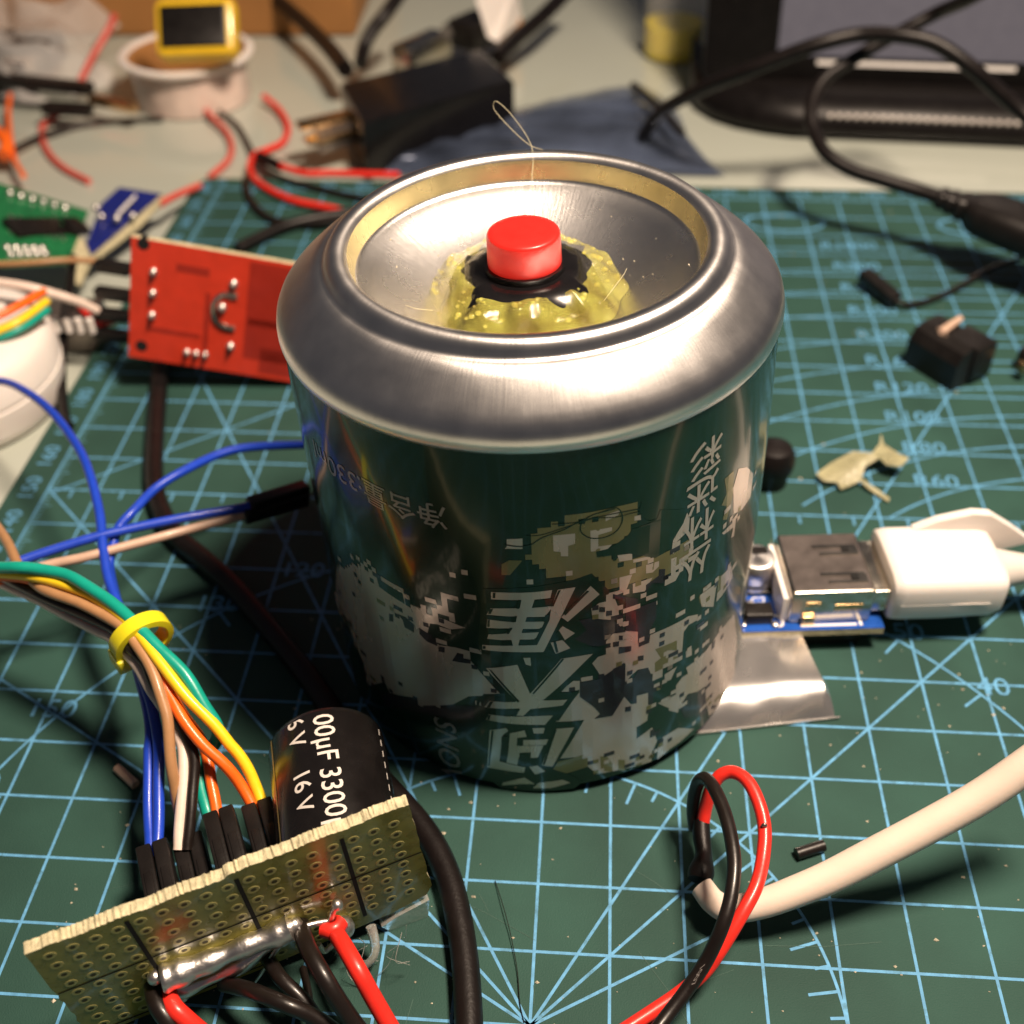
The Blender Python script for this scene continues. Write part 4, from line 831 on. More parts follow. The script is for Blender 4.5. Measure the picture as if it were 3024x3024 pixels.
# ================================================================== jumper wires plugged on the far side
def housing(u, v, w, h=2.7, L=14.0, d0=4.1):
    b = MB(); b.box(bp(u, v, -d0 - L / 2), (w, h, L), BU, BV, BN, bev=.25); b.box(bp(u, v + h / 2 - .1, -d0 - L * .45), (w * .55, .5, L * .5), BU, BV, BN, bev=.1); return b
JW = [
 ('blue_jumper_wire', 'wblue', .78, 'blue jumper wire arching in from the frame edge over the white disc', [(-131.21,104.97,14.00),(-118.48,100.56,18.00),(-108.96,92.68,21.00),(-99.47,83.02,23.00),(-91.68,73.30,24.00),(-86.72,65.33,24.00),(-83.80,59.56,23.00),(-81.85,54.74,22.00),(-80.22,50.47,21.00),(-78.97,47.31,20.00),(-76.29,43.00,19.00),(-72.46,37.12,18.00),(-69.53,31.59,18.00),(-67.21,27.36,18.00),(-65.39,24.27,17.00),(-63.68,20.13,16.00),(-62.47,16.15,14.50),(-61.67,11.58,12.50),(-60.66,6.86,11.00),(-60.31,4.82,10.20)], (12.0, -14.6, 2.0)),
 ('blue_jumper_wire', 'wblue', .78, 'blue jumper wire looping up and back behind the can', [(-50.83,91.21,12.00),(-56.40,87.49,15.00),(-61.57,83.18,18.00),(-66.17,79.33,20.00),(-69.98,75.50,21.00),(-73.24,70.33,22.00),(-76.57,65.37,22.00),(-78.41,59.99,22.00),(-79.94,56.91,21.00),(-80.30,53.73,20.00),(-79.96,50.81,19.00),(-79.18,48.16,17.00),(-76.82,43.71,16.00),(-74.17,39.10,15.00),(-70.87,33.16,15.00),(-67.35,26.29,15.00),(-65.38,21.44,14.50),(-64.76,18.45,14.00),(-63.65,13.44,12.50),(-62.34,8.70,11.00),(-61.12,4.77,10.20)], (9.8, -14.6, 2.0)),
 ('brown_jumper_wire', 'wbrown', .8, 'brown jumper wire running through the yellow tie', [(-114.97,71.08,16.00),(-104.34,61.09,19.00),(-96.13,51.66,22.00),(-89.42,42.78,25.00),(-85.34,38.76,26.00),(-82.40,36.75,26.50),(-77.02,34.44,27.00),(-71.71,31.61,27.00),(-68.54,29.52,27.00),(-66.63,27.67,26.50),(-64.55,25.32,25.50),(-62.45,22.31,24.00),(-61.09,19.79,22.00),(-60.33,17.22,20.00),(-59.74,14.46,17.00),(-59.32,12.63,14.00),(-58.76,10.88,11.50),(-57.48,7.18,9.20)], None),
 ('white_jumper_wire', 'wwhite', .8, 'white jumper wire squeezed under the yellow tie', [(-102.80,46.46,20.00),(-95.47,43.97,21.00),(-90.27,41.07,22.00),(-85.99,39.03,22.50),(-79.72,35.36,23.00),(-74.62,32.36,23.50),(-71.67,30.76,24.00),(-68.71,27.98,24.00),(-66.07,25.63,23.00),(-63.99,23.24,21.50),(-61.96,21.41,19.50),(-60.51,19.65,18.50),(-59.08,17.55,17.00),(-58.37,14.65,15.50),(-58.14,11.10,13.50),(-57.74,7.11,11.20),(-57.64,5.88,10.40)], (14.3, -15.9, 1.95)),
 ('black_jumper_wire', 'wblack', .8, 'black jumper wire beside the brown one in the tied bundle', [(-102.68,46.95,21.00),(-94.63,43.45,23.00),(-88.43,39.88,24.50),(-82.21,36.44,25.00),(-75.69,33.21,25.50),(-70.99,30.75,25.80),(-67.77,27.82,25.50),(-65.34,25.91,24.50),(-63.67,23.75,23.00),(-61.35,21.71,21.00),(-58.98,19.11,19.00),(-57.56,17.01,17.00),(-57.03,14.73,15.50),(-56.77,11.18,13.50),(-56.57,7.18,11.20),(-56.52,5.95,10.40)], (16.4, -15.9, 1.95)),
 ('orange_jumper_wire', 'worange', .8, 'orange jumper wire lying against the yellow one', [(-99.72,42.52,24.00),(-92.67,40.64,25.50),(-88.11,39.95,26.00),(-84.19,38.96,26.00),(-79.65,37.40,26.00),(-75.07,35.52,26.00),(-71.08,33.11,25.80),(-67.15,29.83,25.50),(-64.58,26.94,25.00),(-62.30,23.82,23.50),(-60.97,21.98,22.50),(-59.01,19.50,21.00),(-55.80,16.95,19.00),(-52.70,15.30,16.50),(-50.62,14.03,14.00),(-49.01,12.33,12.20),(-48.15,10.93,11.40)], (24.2, -14.0, 2.0)),
 ('orange_jumper_wire', 'worange', .8, 'short visible orange jumper wire below the orange and yellow pair', [(-102.31,45.35,20.00),(-95.08,43.41,21.50),(-90.04,41.80,22.00),(-84.30,39.48,22.50),(-78.38,37.36,22.50),(-72.26,34.30,22.50),(-67.79,30.52,21.50),(-64.27,26.87,19.00),(-60.69,23.21,17.00),(-57.79,20.40,15.50),(-56.05,17.49,14.50),(-54.94,14.43,13.00),(-53.75,11.43,11.60),(-53.42,10.46,11.00)], (21.4, -12.6, 2.0)),
 ('yellow_jumper_wire', 'wyellow', .8, 'yellow jumper wire on top of the tied bundle', [(-99.38,42.53,25.00),(-92.02,40.06,26.80),(-86.25,38.95,27.50),(-80.58,37.55,27.60),(-75.94,35.57,27.70),(-71.22,32.78,27.60),(-67.63,29.97,27.40),(-64.58,27.00,26.60),(-62.13,24.62,25.40),(-58.89,21.94,23.40),(-55.32,19.58,20.80),(-52.77,17.94,18.60),(-51.41,17.16,17.20),(-49.62,15.42,15.00),(-48.35,13.79,13.20),(-47.44,12.15,11.80),(-47.02,11.13,11.20)], (26.4, -14.0, 2.0)),
 ('green_jumper_wire', 'wgreen', .9, 'green jumper wire along the upper edge of the tied bundle', [(-98.80,41.96,26.00),(-91.56,39.85,28.00),(-87.36,39.04,29.00),(-84.60,38.98,29.00),(-80.12,38.04,29.00),(-76.38,36.23,29.00),(-72.63,34.06,28.60),(-69.08,31.59,28.00),(-65.44,28.68,27.20),(-63.20,27.01,26.40),(-59.34,24.29,24.50),(-56.47,21.53,22.00),(-54.59,19.79,19.50),(-54.78,19.12,17.00),(-56.44,18.62,14.50),(-57.20,16.96,13.20),(-56.41,14.08,12.20),(-55.17,11.56,11.20),(-54.57,10.66,10.60)], (19.3, -12.6, 2.0)),
]
for nm, k, r, lab, pts, hs in JW:
    t = thing(nm, tuple(pts[len(pts) // 2][:2]) + (0,), lab, 'jumper wire', 'jumper wires tied in a bundle')
    b = MB(); b.tube(pts, r, 10, wob=.06); part('insulated_wire', b, k, t)
    if hs: part('connector_housing', housing(*hs), 'blackpl', t)
tie = thing('cable_tie', (-66.33,29.09,26.00), 'yellow nylon cable tie cinched round the jumper wire bundle', 'cable tie')
b = MB(); tc = Vector((-67.15,30.40,24.60)); td = (Vector((-63.42,26.02,24.00)) - Vector((-70.04,33.11,26.00))).normalized(); tn = (Vector((0, 0, 1)) - td * td.z).normalized(); ts = td.cross(tn)
rings = []
for k in range(40):
    a = 2 * math.pi * k / 40; o = ts * (3.5 * math.cos(a)) + tn * (3.3 * math.sin(a)); oo = o.normalized()
    rings.append([tc + o + oo * e + td * f for e, f in ((0, -1.25), (.9, -1.1), (.9, 1.1), (0, 1.25))])
b.rings(rings + [rings[0]], False); part('strap', b, 'tie', tie, smooth=35)
b = MB(); b.box(tc + ts * 3.0 - tn * 2.4, (3.4, 3.2, 3.0), td, ts, tn, bev=.4); part('locking_head', b, 'tie', tie)
# two jumpers passing behind the can
for nm, k, lab, pts, hp in (
 ('blue_jumper_wire', 'wblue', 'bright blue jumper wire running straight in behind the can', [(-96.83,42.88,22.00),(-92.50,47.22,22.00),(-87.68,50.48,22.00),(-82.05,53.69,22.00),(-76.36,56.88,21.50),(-70.43,59.81,21.00),(-64.50,63.02,20.00),(-60.81,64.98,19.50)], [(-60.92,64.98,19.50),(-53.18,72.89,17.00)]),
 ('tan_jumper_wire', 'wtan', 'tan jumper wire running beside the bright blue one behind the can', [(-97.69,43.38,20.00),(-91.86,45.65,21.00),(-87.96,47.98,21.00),(-83.27,49.84,21.00),(-77.71,53.25,20.50),(-72.04,56.74,20.00),(-66.44,60.85,19.00),(-61.70,63.89,18.40)], [(-61.81,63.88,18.40),(-53.09,71.82,16.00)])):
    t = thing(nm, tuple(pts[4][:2]) + (0,), lab, 'jumper wire', 'jumper wires running behind the can')
    b = MB(); b.tube(pts, .78, 10); part('insulated_wire', b, k, t)
    a, c = Vector(hp[0]), Vector(hp[1]); d = (c - a).normalized(); b = MB(); b.box((a + c) / 2, ((c - a).length, 2.5, 2.5), d, Vector((-d.y, d.x, 0)), d.cross(Vector((-d.y, d.x, 0))), bev=.25)
    part('connector_housing', b, 'blackpl', t)

# ================================================================== small parts right of the can
dj = thing('power_jack', (72.99,140.29,0.00), 'black plastic barrel jack with a pale pin lying behind the white plug', 'jack')
A_, B_, C_ = Vector((65.61,143.62,0.00)), Vector((71.60,131.58,0.00)), Vector((80.02,137.79,0.00))
ex = (C_ - B_).normalized(); ey = (A_ - B_); ey = (ey - ex * ey.dot(ex)).normalized(); lx, ly = (C_ - B_).length, (A_ - B_).length
b = MB()
pr = [(0, 0), (0, 6.2), (1.4, 8.6), (4, 9.4), (lx - 2, 9.4), (lx, 8), (lx, 0)]
vs = [B_ + ex * x + Vector((0, 0, z + .05)) for x, z in pr] + [B_ + ex * x + ey * ly + Vector((0, 0, z + .05)) for x, z in pr]; n = len(pr)
b.add(vs, [tuple(range(n)), tuple(range(2 * n - 1, n - 1, -1))] + [(i, n + i, n + (i + 1) % n, (i + 1) % n) for i in range(n)])
part('jack_body', b, 'blackpl', dj, smooth=False)
b = MB(); b.box(B_ + ex * (lx * .75) + ey * (ly * .25) + Vector((0, 0, 5)), (lx * .62, ly * .62, 8.6), ex, ey, bev=.6); part('barrel_block', b, 'blackpl', dj)
b = MB(); b.cyl(B_ + ex * (lx * 1.06) + ey * (ly * .25) + Vector((0, 0, 4.6)), B_ + ex * (lx * 1.0) + ey * (ly * .25) + Vector((0, 0, 4.6)), 2.2, 20); part('barrel_opening', b, 'darkhole', dj)
b = MB(); b.slab([(69.07,140.98,10.00),(74.20,145.41,10.60),(74.63,144.06,10.60),(69.90,139.16,10.00)], (0, 0, -.4)); b.slab([(70.03,138.77,10.00),(68.65,141.36,10.00),(69.02,139.62,9.00),(70.67,139.04,9.00)], (0, 0, -.5)); part('contact_pin', b, 'wtan', dj, smooth=False)
b = MB(); b.box(B_ + ex * (lx * 1.07) + ey * (ly * .45) + Vector((0, 0, 6.2)), (.5, 1.4, 1.2), ex, ey); part('contact_tab', b, 'steel', dj)

pin = thing('crimp_lead', (63.29,169.63,0.00), 'small black single-pin connector with a thin lead on the far part of the mat', 'wire')
a, c = Vector((59.53,174.96,3.40)), Vector((65.57,164.84,2.20)); d = (c - a).normalized(); sd_ = Vector((-d.y, d.x, 0)).normalized()
b = MB(); b.box((a + c) / 2, ((c - a).length, 3.4, 3.0), d, sd_, d.cross(sd_), bev=.3); part('connector_housing', b, 'blackpl', pin)
b = MB(); b.tube([(65.26,165.28,2.20),(67.56,164.42,1.60),(71.81,165.89,1.20),(77.21,169.49,1.20),(82.86,174.09,1.40),(88.64,179.22,2.00),(96.64,183.54,3.00),(105.36,187.13,4.00)], .62, 8); part('insulated_wire', b, 'wblack', pin)

b = MB(); b.lathe([(0.01, 9.2), (1.8, 9.1), (3.2, 8.6), (4.0, 7.2), (4.2, 5.5), (3.9, 3.6), (3.4, 2.6), (3.2, 0.1), (0.01, 0.1)], (30.41,99.43,0.00), n=30)
single('rubber_foot', b, 'blackrub', 'small black domed rubber knob half hidden behind the can', 'knob')
b = MB(); b.lathe([(0.01, 5.2), (2.0, 5.0), (2.6, 4.2), (2.6, 0.1)], (89.82,141.12,0.00), n=24); b.cur = 1; b.cyl((86.96,138.12,3.00), (87.73,136.32,3.20), 1.1, 10)
single('tactile_switch', b, ['blackpl', 'brass'], 'tiny dark component at the frame edge beyond the barrel jack', 'component')
b = MB(); sp = [(39.27,100.54,1.60),(42.18,102.94,2.40),(46.77,105.74,3.40),(50.28,104.88,3.80),(51.87,106.98,4.40),(52.44,109.34,5.20),(52.73,107.03,4.40),(55.53,104.37,4.00),(57.12,103.65,3.80),(55.11,101.33,3.40),(52.71,102.22,3.00),(51.63,104.12,3.20),(48.68,101.99,2.60),(47.76,99.47,2.00),(49.64,97.89,1.20),(52.65,95.27,0.50),(52.19,94.27,0.40),(48.95,97.20,0.90),(47.48,99.06,1.40),(45.25,97.41,1.40),(43.57,96.79,1.00),(43.07,98.31,1.40),(40.42,98.68,1.40)]
b.slab(sp, (.1, .2, -.45)); single('glue_scrap', b, 'wax', 'thin yellowish flake of dried glue on the mat above the white plug', 'glue scrap', smooth=False)

# ================================================================== black lead with moulded plug, far right
uc = thing('black_usb_lead', (72.80,227.03,0.00), 'black looped lead with a moulded black plug on the mat corner', 'cable')
b = MB(); b.tube([(85.81,209.80,60.00),(82.11,220.85,52.00),(78.98,230.70,46.00),(72.56,231.09,42.00),(65.98,230.99,38.00),(59.04,229.48,34.00),(53.10,226.37,31.00),(50.05,222.26,28.00),(48.84,216.99,25.00),(49.67,211.74,22.00),(52.03,204.69,20.00),(57.58,200.36,18.00),(64.44,197.29,17.00),(72.62,193.98,16.00),(77.94,190.89,15.50)], 1.75, 12); part('rubber_lead', b, 'blackrub', uc)
a, c = Vector((77.61,191.23,15.50)), Vector((106.65,170.40,13.00)); d = (c - a).normalized(); sd_ = Vector((-d.y, d.x, 0)).normalized(); up_ = d.cross(sd_)
if up_.z < 0: up_ = -up_
b = MB(); secs = []
for x, w, h in ((0, 2.3, 2.0), (1, 2.9, 2.4), (2.2, 2.5, 2.1), (3.4, 3.3, 2.7), (4.8, 2.8, 2.4), (6.2, 3.9, 3.1), (7.6, 3.3, 2.8), (9, 5.2, 3.6), (12, 6.6, 4.3), (22, 7.2, 4.6), (44, 7.2, 4.6)):
    ring = []
    for k in range(24):
        t = 2 * math.pi * k / 24; e2 = lambda v: math.copysign(abs(v) ** .6, v); ring.append(a + d * x + sd_ * (w * e2(math.cos(t))) + up_ * (h * e2(math.sin(t))))
    secs.append(ring)
b.rings(secs); part('moulded_plug', b, 'blackpl', uc, smooth=45)
b = MB(); b.tube([(8.21,250.93,4.00),(12.99,244.87,14.00),(22.59,235.34,24.00),(31.68,228.43,31.00),(40.83,226.00,36.00),(50.00,224.82,40.00),(59.48,225.59,42.00),(68.35,222.25,43.00),(76.73,219.98,42.00),(85.05,216.73,38.00),(93.50,216.05,32.00),(100.66,214.05,27.00),(108.09,207.13,22.00)], 1.9, 12)
single('black_arched_cable', b, 'blackrub', 'black cable arching in front of the laptop screen', 'cable', loc=(72.76,262.64,0.00))

# ================================================================== laptop
lp = thing('laptop', (79.55,267.77,0.00), 'black laptop with a grey screen and speaker holes along its base', 'laptop')
F0, F1 = Vector((53.84,265.67,-3.00)), Vector((141.38,259.81,-3.00)); fx = (F1 - F0).normalized(); fy = Vector((-fx.y, fx.x, 0))
def lpp(x, y, z): return F0 + fx * x + fy * y + Vector((0, 0, z))
b = MB(); secs = []
for x, y0 in ((-32, 26), (-29, 17), (-24, 10), (-17, 5), (-8, 1.6), (0, 0), (60, 0), (120, 0)):
    secs.append([lpp(x, y0 + yy, zz) for yy, zz in ((2.2, .3), (.4, 2.0), (0, 4.4), (2.6, 8.0), (6.5, 10.6), (10, 11.6), (26, 12.2), (26, .3))])
b.rings(secs); base = part('speaker_base', b, 'laptop', lp, smooth=50)
hole = MB(); hole.ball((0, 0, 0), .85, 8, 5, (1, 1, .9)); hm = mesh(hole, 'speaker_hole_glint', 'capgrey', (0, 0, 0), True)  # pale grey balls paint in the metal glints at the speaker holes
for k in range(34):
    o = bpy.data.objects.new('speaker_hole_glint', hm); COL.objects.link(o); o.parent = base; o.location = (lpp(10 + k * 2.55, 1.9, 7.0) - ORG[lp]) * S
b = MB(); b.box(lpp(50, 3.2, 3.0), (104, 1.2, .9), fx, fy, bev=.2); part('front_trim', b, 'steeldark', base)
lean = Vector((0, .22, 1)).normalized()
s0 = lpp(-27.5, 19, 11.4)
b = MB(); b.box(s0 + fx * 85 + lean * 60, (172, 4.5, 122), fx, lean.cross(fx), lean, bev=1.2); lid = part('screen_lid', b, 'laptop', lp)
fn = lean.cross(fx); fn = fn if fn.y < 0 else -fn
b = MB(); b.box(s0 + fx * (85 + 16) + lean * 66 + fn * 2.5, (172 - 12, .3, 118), fx, lean.cross(fx), lean); part('display_panel', b, 'screen', lid, smooth=False)
b = MB(); b.box(s0 + fx * (62) + lean * 5.2 + fn * 2.7, (58, .6, 1.2), fx, lean.cross(fx), lean); part('reflection_strip', b, 'silk', lid, smooth=False)  # white strip painted in for the keyboard's reflection below the screen

# ================================================================== white disc and left boards
wdc = thing('white_plastic_disc', (-135.91,118.44,0.00), 'round white plastic housing with a seam at the frame edge', 'housing')
WX, WY = -142.0, 121.0
b = MB(); b.lathe([(0.01, 18.6), (13, 19.4), (19.0, 18.6), (21.8, 17.0), (23.0, 14.6), (23.3, 9.4), (22.9, 9.2), (22.9, 8.6), (23.3, 8.4), (23.0, 3.0), (22.0, .8), (20.5, .1), (0.01, .1)], (WX, WY, -3.0), n=72); part('disc_shell', b, 'white', wdc, smooth=45)
b = MB(); b.box((WX + 10.5, WY + 9.0, 15.7), (6, 3, .8), bev=.2); part('slot', b, 'darkhole', wdc)
b = MB(); b.tube([(-128.49,162.48,10.00),(-124.64,148.80,9.00),(-123.68,140.65,6.00),(-122.28,133.31,3.00),(-119.31,123.59,1.40),(-114.41,112.06,1.20),(-112.15,108.42,1.20)], 1.05, 10); single('thin_brown_cable', b, 'blackrub', 'thin dark cable dropping behind the white disc', 'cable', loc=(-116.67,116.95,0.00))

rb = thing('red_module', (-90.66,132.23,0.00), 'red circuit board standing solder side out behind the can', 'circuit board')
r0, r1 = Vector((-102.54,123.25,9.00)), Vector((-70.86,125.90,2.00)); rx = (r1 - r0); rx.normalize(); r2 = Vector((-97.08,127.01,35.00)); rup = (r2 - r0); rup = (rup - rx * rup.dot(rx)).normalized(); HB = (r2 - r0).length; rn = rup.cross(rx); rn = rn if rn.y < 0 else -rn
def rp(x, y, d=0): return r0 + rx * x + rup * y + rn * d
LB = 46.0
b = MB(); b.box(rp(LB / 2, HB / 2, -.8), (LB, HB, 1.5), rx, rup, rn); rbd = part('board', b, 'fr4', rb, smooth=False)
b = MB(); b.box(rp(LB / 2, HB / 2, .02), (LB, HB, .1), rx, rup, rn); part('solder_mask', b, 'redpcb', rbd, smooth=False)
b = MB()
for x, y, w, h in ((12.3, 22.0, 6.6, 1.7), (15.6, 10.5, 1.0, 14.0), (9.0, 7.3, 11.0, 1.0), (29.5, 12.6, 11.0, 1.6), (29.5, 15.0, 12, 22), (32, 4, 10, 6)): b.box(rp(x, y, .08), (w, h, .06), rx, rup, rn)
part('copper_track', b, 'redpcbdk', rbd, smooth=False)
for x, y, r in ((4.6, 20.3, .85), (4.6, 15.6, .85), (4.6, 10.6, .85), (20.6, 20.6, .95), (20.9, 6.4, .9), (12.0, 3.4, .75), (13.9, 3.4, .75), (15.8, 3.4, .75), (18.6, 15.0, 1.0)):
    b = MB(); b.ball(rp(x, y, .3), r, 12, 8); b.cyl(rp(x, y, .2), rp(x, y, 1.5), .32, 8); part('solder_joint', b, 'tin', rb)
b = MB(); b.tube([rp(21.5, 18.0, .2), rp(18.4, 17.8, .2), rp(16.9, 15.6, .2), rp(17.2, 12.4, .2), rp(19.0, 10.8, .2), rp(21.5, 10.6, .2)], .55, 8); part('slot_pad', b, 'steel', rb)
for x, y in ((2.4, 25.8), (2.6, 3.0)):
    b = MB(); b.cyl(rp(x, y, -1.6), rp(x, y, .15), 1.25, 18); part('mounting_hole', b, 'darkhole', rbd)
b = MB()
for x, y in ((24, 12),): b.box(rp(20, 12, -6.5), (24, 16, 9.5), rx, rup, rn, bev=.6)
part('relay_block', b, 'blackpl', rb)
for k, (x1, y1, x2, y2, z) in enumerate(((285,785,385,800,20), (285,865,385,880,15), (285,915,385,925,11), (290,975,385,985,7))):
    t = None
    b = MB(); a, c = Vector((-112.94,141.39,20.00)), Vector((-104.83,139.57,20.00))
    a, c = ((Vector((-113.09,141.83,20.00)), Vector((-105.12,139.99,20.00))), (Vector((-113.35,138.88,15.00)), Vector((-105.46,137.40,15.00))), (Vector((-114.61,138.17,10.00)), Vector((-106.77,137.13,10.00))), (Vector((-115.49,137.70,5.00)), Vector((-107.80,136.68,5.00))))[k]
    d = (c - a).normalized(); sd_ = Vector((-d.y, d.x, 0)).normalized(); b.box((a + c) / 2, ((c - a).length, 2.5, 2.5), d, sd_, d.cross(sd_), bev=.25); part('pin_connector', b, 'blackpl', rb)
def loose(nm, k, r, lab, pts, cat='wire', grp=None):
    b = MB(); b.tube(pts, r, 10); return single(nm, b, k, lab, cat, grp, loc=tuple(pts[len(pts) // 2][:2]) + (0,))
loose('white_wire', 'wwhite', 1.0, 'white wire entering the frame towards the red module', [(-138.80,131.67,22.00),(-130.27,131.68,21.00),(-123.90,131.60,20.00),(-118.78,133.42,17.00),(-115.93,135.76,14.00),(-113.69,137.57,11.00)])
loose('red_wire', 'wred', .75, 'short red wire between the white wire and the red module', [(-122.36,146.13,8.00),(-118.46,142.14,7.00),(-115.75,140.32,6.00),(-112.91,141.16,6.00),(-107.95,141.73,8.00)])
loose('tan_wire', 'wbrown', .7, 'tan wire lying across the edge of the green board', [(-147.98,152.03,14.00),(-140.59,151.58,14.00),(-133.06,152.70,14.00),(-126.52,155.88,13.00),(-120.05,157.33,12.00)])
loose('orange_wire', 'worange', .9, 'orange wire of the fan-out above the white disc', [(-130.78,116.64,20.00),(-126.10,120.72,20.00),(-123.43,124.80,20.00),(-121.40,132.02,19.00)])
loose('yellow_wire', 'wyellow', .9, 'yellow wire of the fan-out above the white disc', [(-130.63,114.74,18.00),(-125.20,117.37,18.50),(-121.61,121.25,19.00),(-120.19,129.62,18.00)])
loose('green_wire', 'wgreen', .9, 'green wire of the fan-out above the white disc', [(-132.05,116.51,16.00),(-125.58,117.16,17.00),(-121.72,120.40,17.50),(-119.68,127.90,17.00)])
# green board
gb = thing('green_board', (-151.43,192.11,0.00), 'green circuit board with soldered chips at the frame edge', 'circuit board')
G0, G1, G2, G3 = Vector((-143.82,147.57,16.00)), Vector((-131.51,166.77,7.00)), Vector((-133.80,188.07,9.00)), Vector((-160.25,187.73,18.00)); gx = (G1 - G0).normalized(); GW = (G1 - G0).length; GH = (G3 - G0).length; gy = (G3 - G0); gn = gx.cross(gy).normalized(); gy = gn.cross(gx)
if gn.z < 0: gn = -gn
def gp(x, y, d=0): return G0.lerp(G1, x / GW).lerp(G3.lerp(G2, x / GW), y / GH) + gn * d
b = MB(); b.slab([G0, G1, G2, G3], gn * -1.5); part('board', b, 'greenpcb', gb, smooth=False)
for x, y, w, h in ((GW * .58, GH * .45, 15, 7.0), (GW * .93, GH * .58, 5, 6)):
    b = MB(); b.box(gp(x, y, .9), (w, h, 1.6), gx, gy, gn, bev=.2); ch = part('chip', b, 'blackpl', gb)
    b = MB()
    for k in range(7):
        for sg in (-1, 1): b.box(gp(x - w * .42 + k * w * .14, y + sg * (h / 2 + .8), .5), (w * .06, 1.8, .9), gx, gy, gn)
    part('chip_leg', b, 'tin', ch, smooth=False)
for k in range(16):
    x, y = ((.30 + .045 * k) * GW, GH * (.08 if k % 2 else .16)) if k < 10 else ((.3 + .1 * (k - 10)) * GW, GH * .88)
    b = MB(); b.ball(gp(x, y, .4), 1.1, 10, 6); part('solder_joint', b, 'tin', gb)
nb = thing('navy_board', (-132.29,200.50,0.00), 'dark blue circuit board leaning behind the red module', 'circuit board')
b = MB(); b.slab([(-130.24,201.42,9.00),(-119.45,202.25,7.00),(-123.90,188.83,6.00),(-128.84,172.84,5.00),(-130.63,173.32,6.00),(-132.79,194.24,8.00)], (0.3, 1.0, -1.2)); part('board', b, 'navypcb', nb, smooth=False)
b = MB(); b.slab([(-119.34,201.86,7.00),(-123.89,188.67,5.80),(-128.79,172.53,4.80),(-128.94,172.51,3.50),(-122.93,188.68,4.20),(-119.49,202.78,5.00)], (.3, .8, -.8)); part('bare_edge', b, 'fr4', nb, smooth=False)
b = MB()
for q in [(-125.73,185.37,8.40),(-122.81,188.52,7.60),(-130.29,186.87,8.00),(-132.79,190.60,8.40)]: b.ball(q, 1.0, 10, 7)
part('solder_joint', b, 'tin', nb)
b = MB(); b.slab([(-126.62,188.08,8.40),(-124.84,197.55,8.90),(-124.01,196.62,8.90),(-125.66,187.01,8.40)], (0, 0, .08)); part('white_marking', b, 'silk', nb, smooth=False)
b = MB(); b.slab([(-133.60,167.81,6.00),(-132.20,176.07,8.00),(-128.18,169.72,6.00),(-128.47,160.23,4.00)], (.4, 1, -1.2)); single('bare_board_strip', b, 'fr4', 'bare brown board strip between the green and dark blue boards', 'board strip', smooth=False)
# odd connectors filling the gap left of the red module
hb = thing('header_block', (-125.01,148.71,0.00), 'pale header block with pins below the wires left of the red module', 'connector')
b = MB(); b.box((-124.95,145.53,2.00), (15, 9, 9), (1, .1, 0), (-.1, 1, 0), bev=.5); part('block', b, 'steeldark', hb)
b = MB()
for k in range(4): b.cyl(Vector((-122.72,135.60,7.00)) + Vector((k * 2.6, -.5, 0)), Vector((-122.72,135.60,7.00)) + Vector((k * 2.6, -.5, 3.4)), .8, 10)
part('pin', b, 'white', hb)

# ================================================================== red and black wires on the desk
loose('red_wire', 'wpink', 1.0, 'curved red wire end hanging from under the tape spool', [(-131.73,279.39,0.00),(-125.94,271.36,-1.00),(-119.51,262.75,-1.60),(-115.04,252.76,-2.00),(-113.59,242.22,-2.00),(-115.66,230.50,-1.50)])
loose('red_wire', 'wpink', 1.0, 'red wire curling on the bare desk near the clear bag', [(-175.27,272.19,-1.00),(-177.93,265.66,-1.60),(-174.66,255.34,-2.00),(-167.70,243.78,-2.10),(-159.80,234.89,-2.10),(-150.43,227.51,-2.10)])
loose('red_wire', 'wred', 1.0, 'red wire hooking round towards the black adapter', [(-112.35,285.57,0.00),(-105.73,277.40,-1.00),(-100.64,265.99,-1.60),(-99.80,254.85,-1.60),(-103.10,249.00,-1.40),(-105.53,243.38,-0.60),(-103.99,231.75,0.40),(-98.18,220.81,1.10),(-87.53,211.40,1.40),(-77.37,207.07,1.60),(-65.39,201.38,2.00)])
loose('red_wire', 'wred', 1.0, 'straight red wire running behind the can from the black splice', [(-94.43,230.44,2.00),(-86.78,226.40,2.00),(-79.14,226.71,2.00),(-69.50,226.45,2.00),(-59.90,226.20,2.00)])
loose('red_wire', 'wpink', 1.0, 'short red stub between the dark blue board and the mat', [(-119.62,200.43,5.00),(-118.04,206.85,4.00),(-116.15,212.61,3.00),(-114.43,217.64,2.00)])
loose('black_wire', 'wblack', .8, 'thin black wire crossing the desk in front of the tape spool', [(-181.71,233.99,0.00),(-177.82,246.93,-0.50),(-172.79,258.04,-1.20),(-164.16,266.35,-2.00),(-152.50,270.38,-2.20),(-142.04,271.81,-2.20)])
loose('black_wire', 'wblack', .8, 'black wire pair partner curving beside the hooked red wire', [(-124.28,275.39,-1.00),(-116.92,267.13,-1.80),(-109.66,252.51,-1.80),(-103.69,238.84,-0.80),(-94.92,227.33,0.60),(-85.75,220.91,1.30),(-75.38,216.16,1.30),(-66.31,212.29,1.40)])
loose('black_wire', 'wblack', 1.0, 'black wire dipping over the far mat edge', [(-103.01,223.16,1.40),(-99.64,213.12,1.30),(-93.64,203.47,1.30),(-87.61,198.95,1.30),(-78.10,197.06,2.00),(-66.75,199.37,3.00)])
loose('black_cable', 'blackrub', 1.6, 'black cable on the mat between the red module and the can', [(-95.26,182.74,2.00),(-91.32,188.24,2.00),(-85.02,195.83,2.00),(-76.15,200.92,2.00),(-64.20,205.27,2.00)])
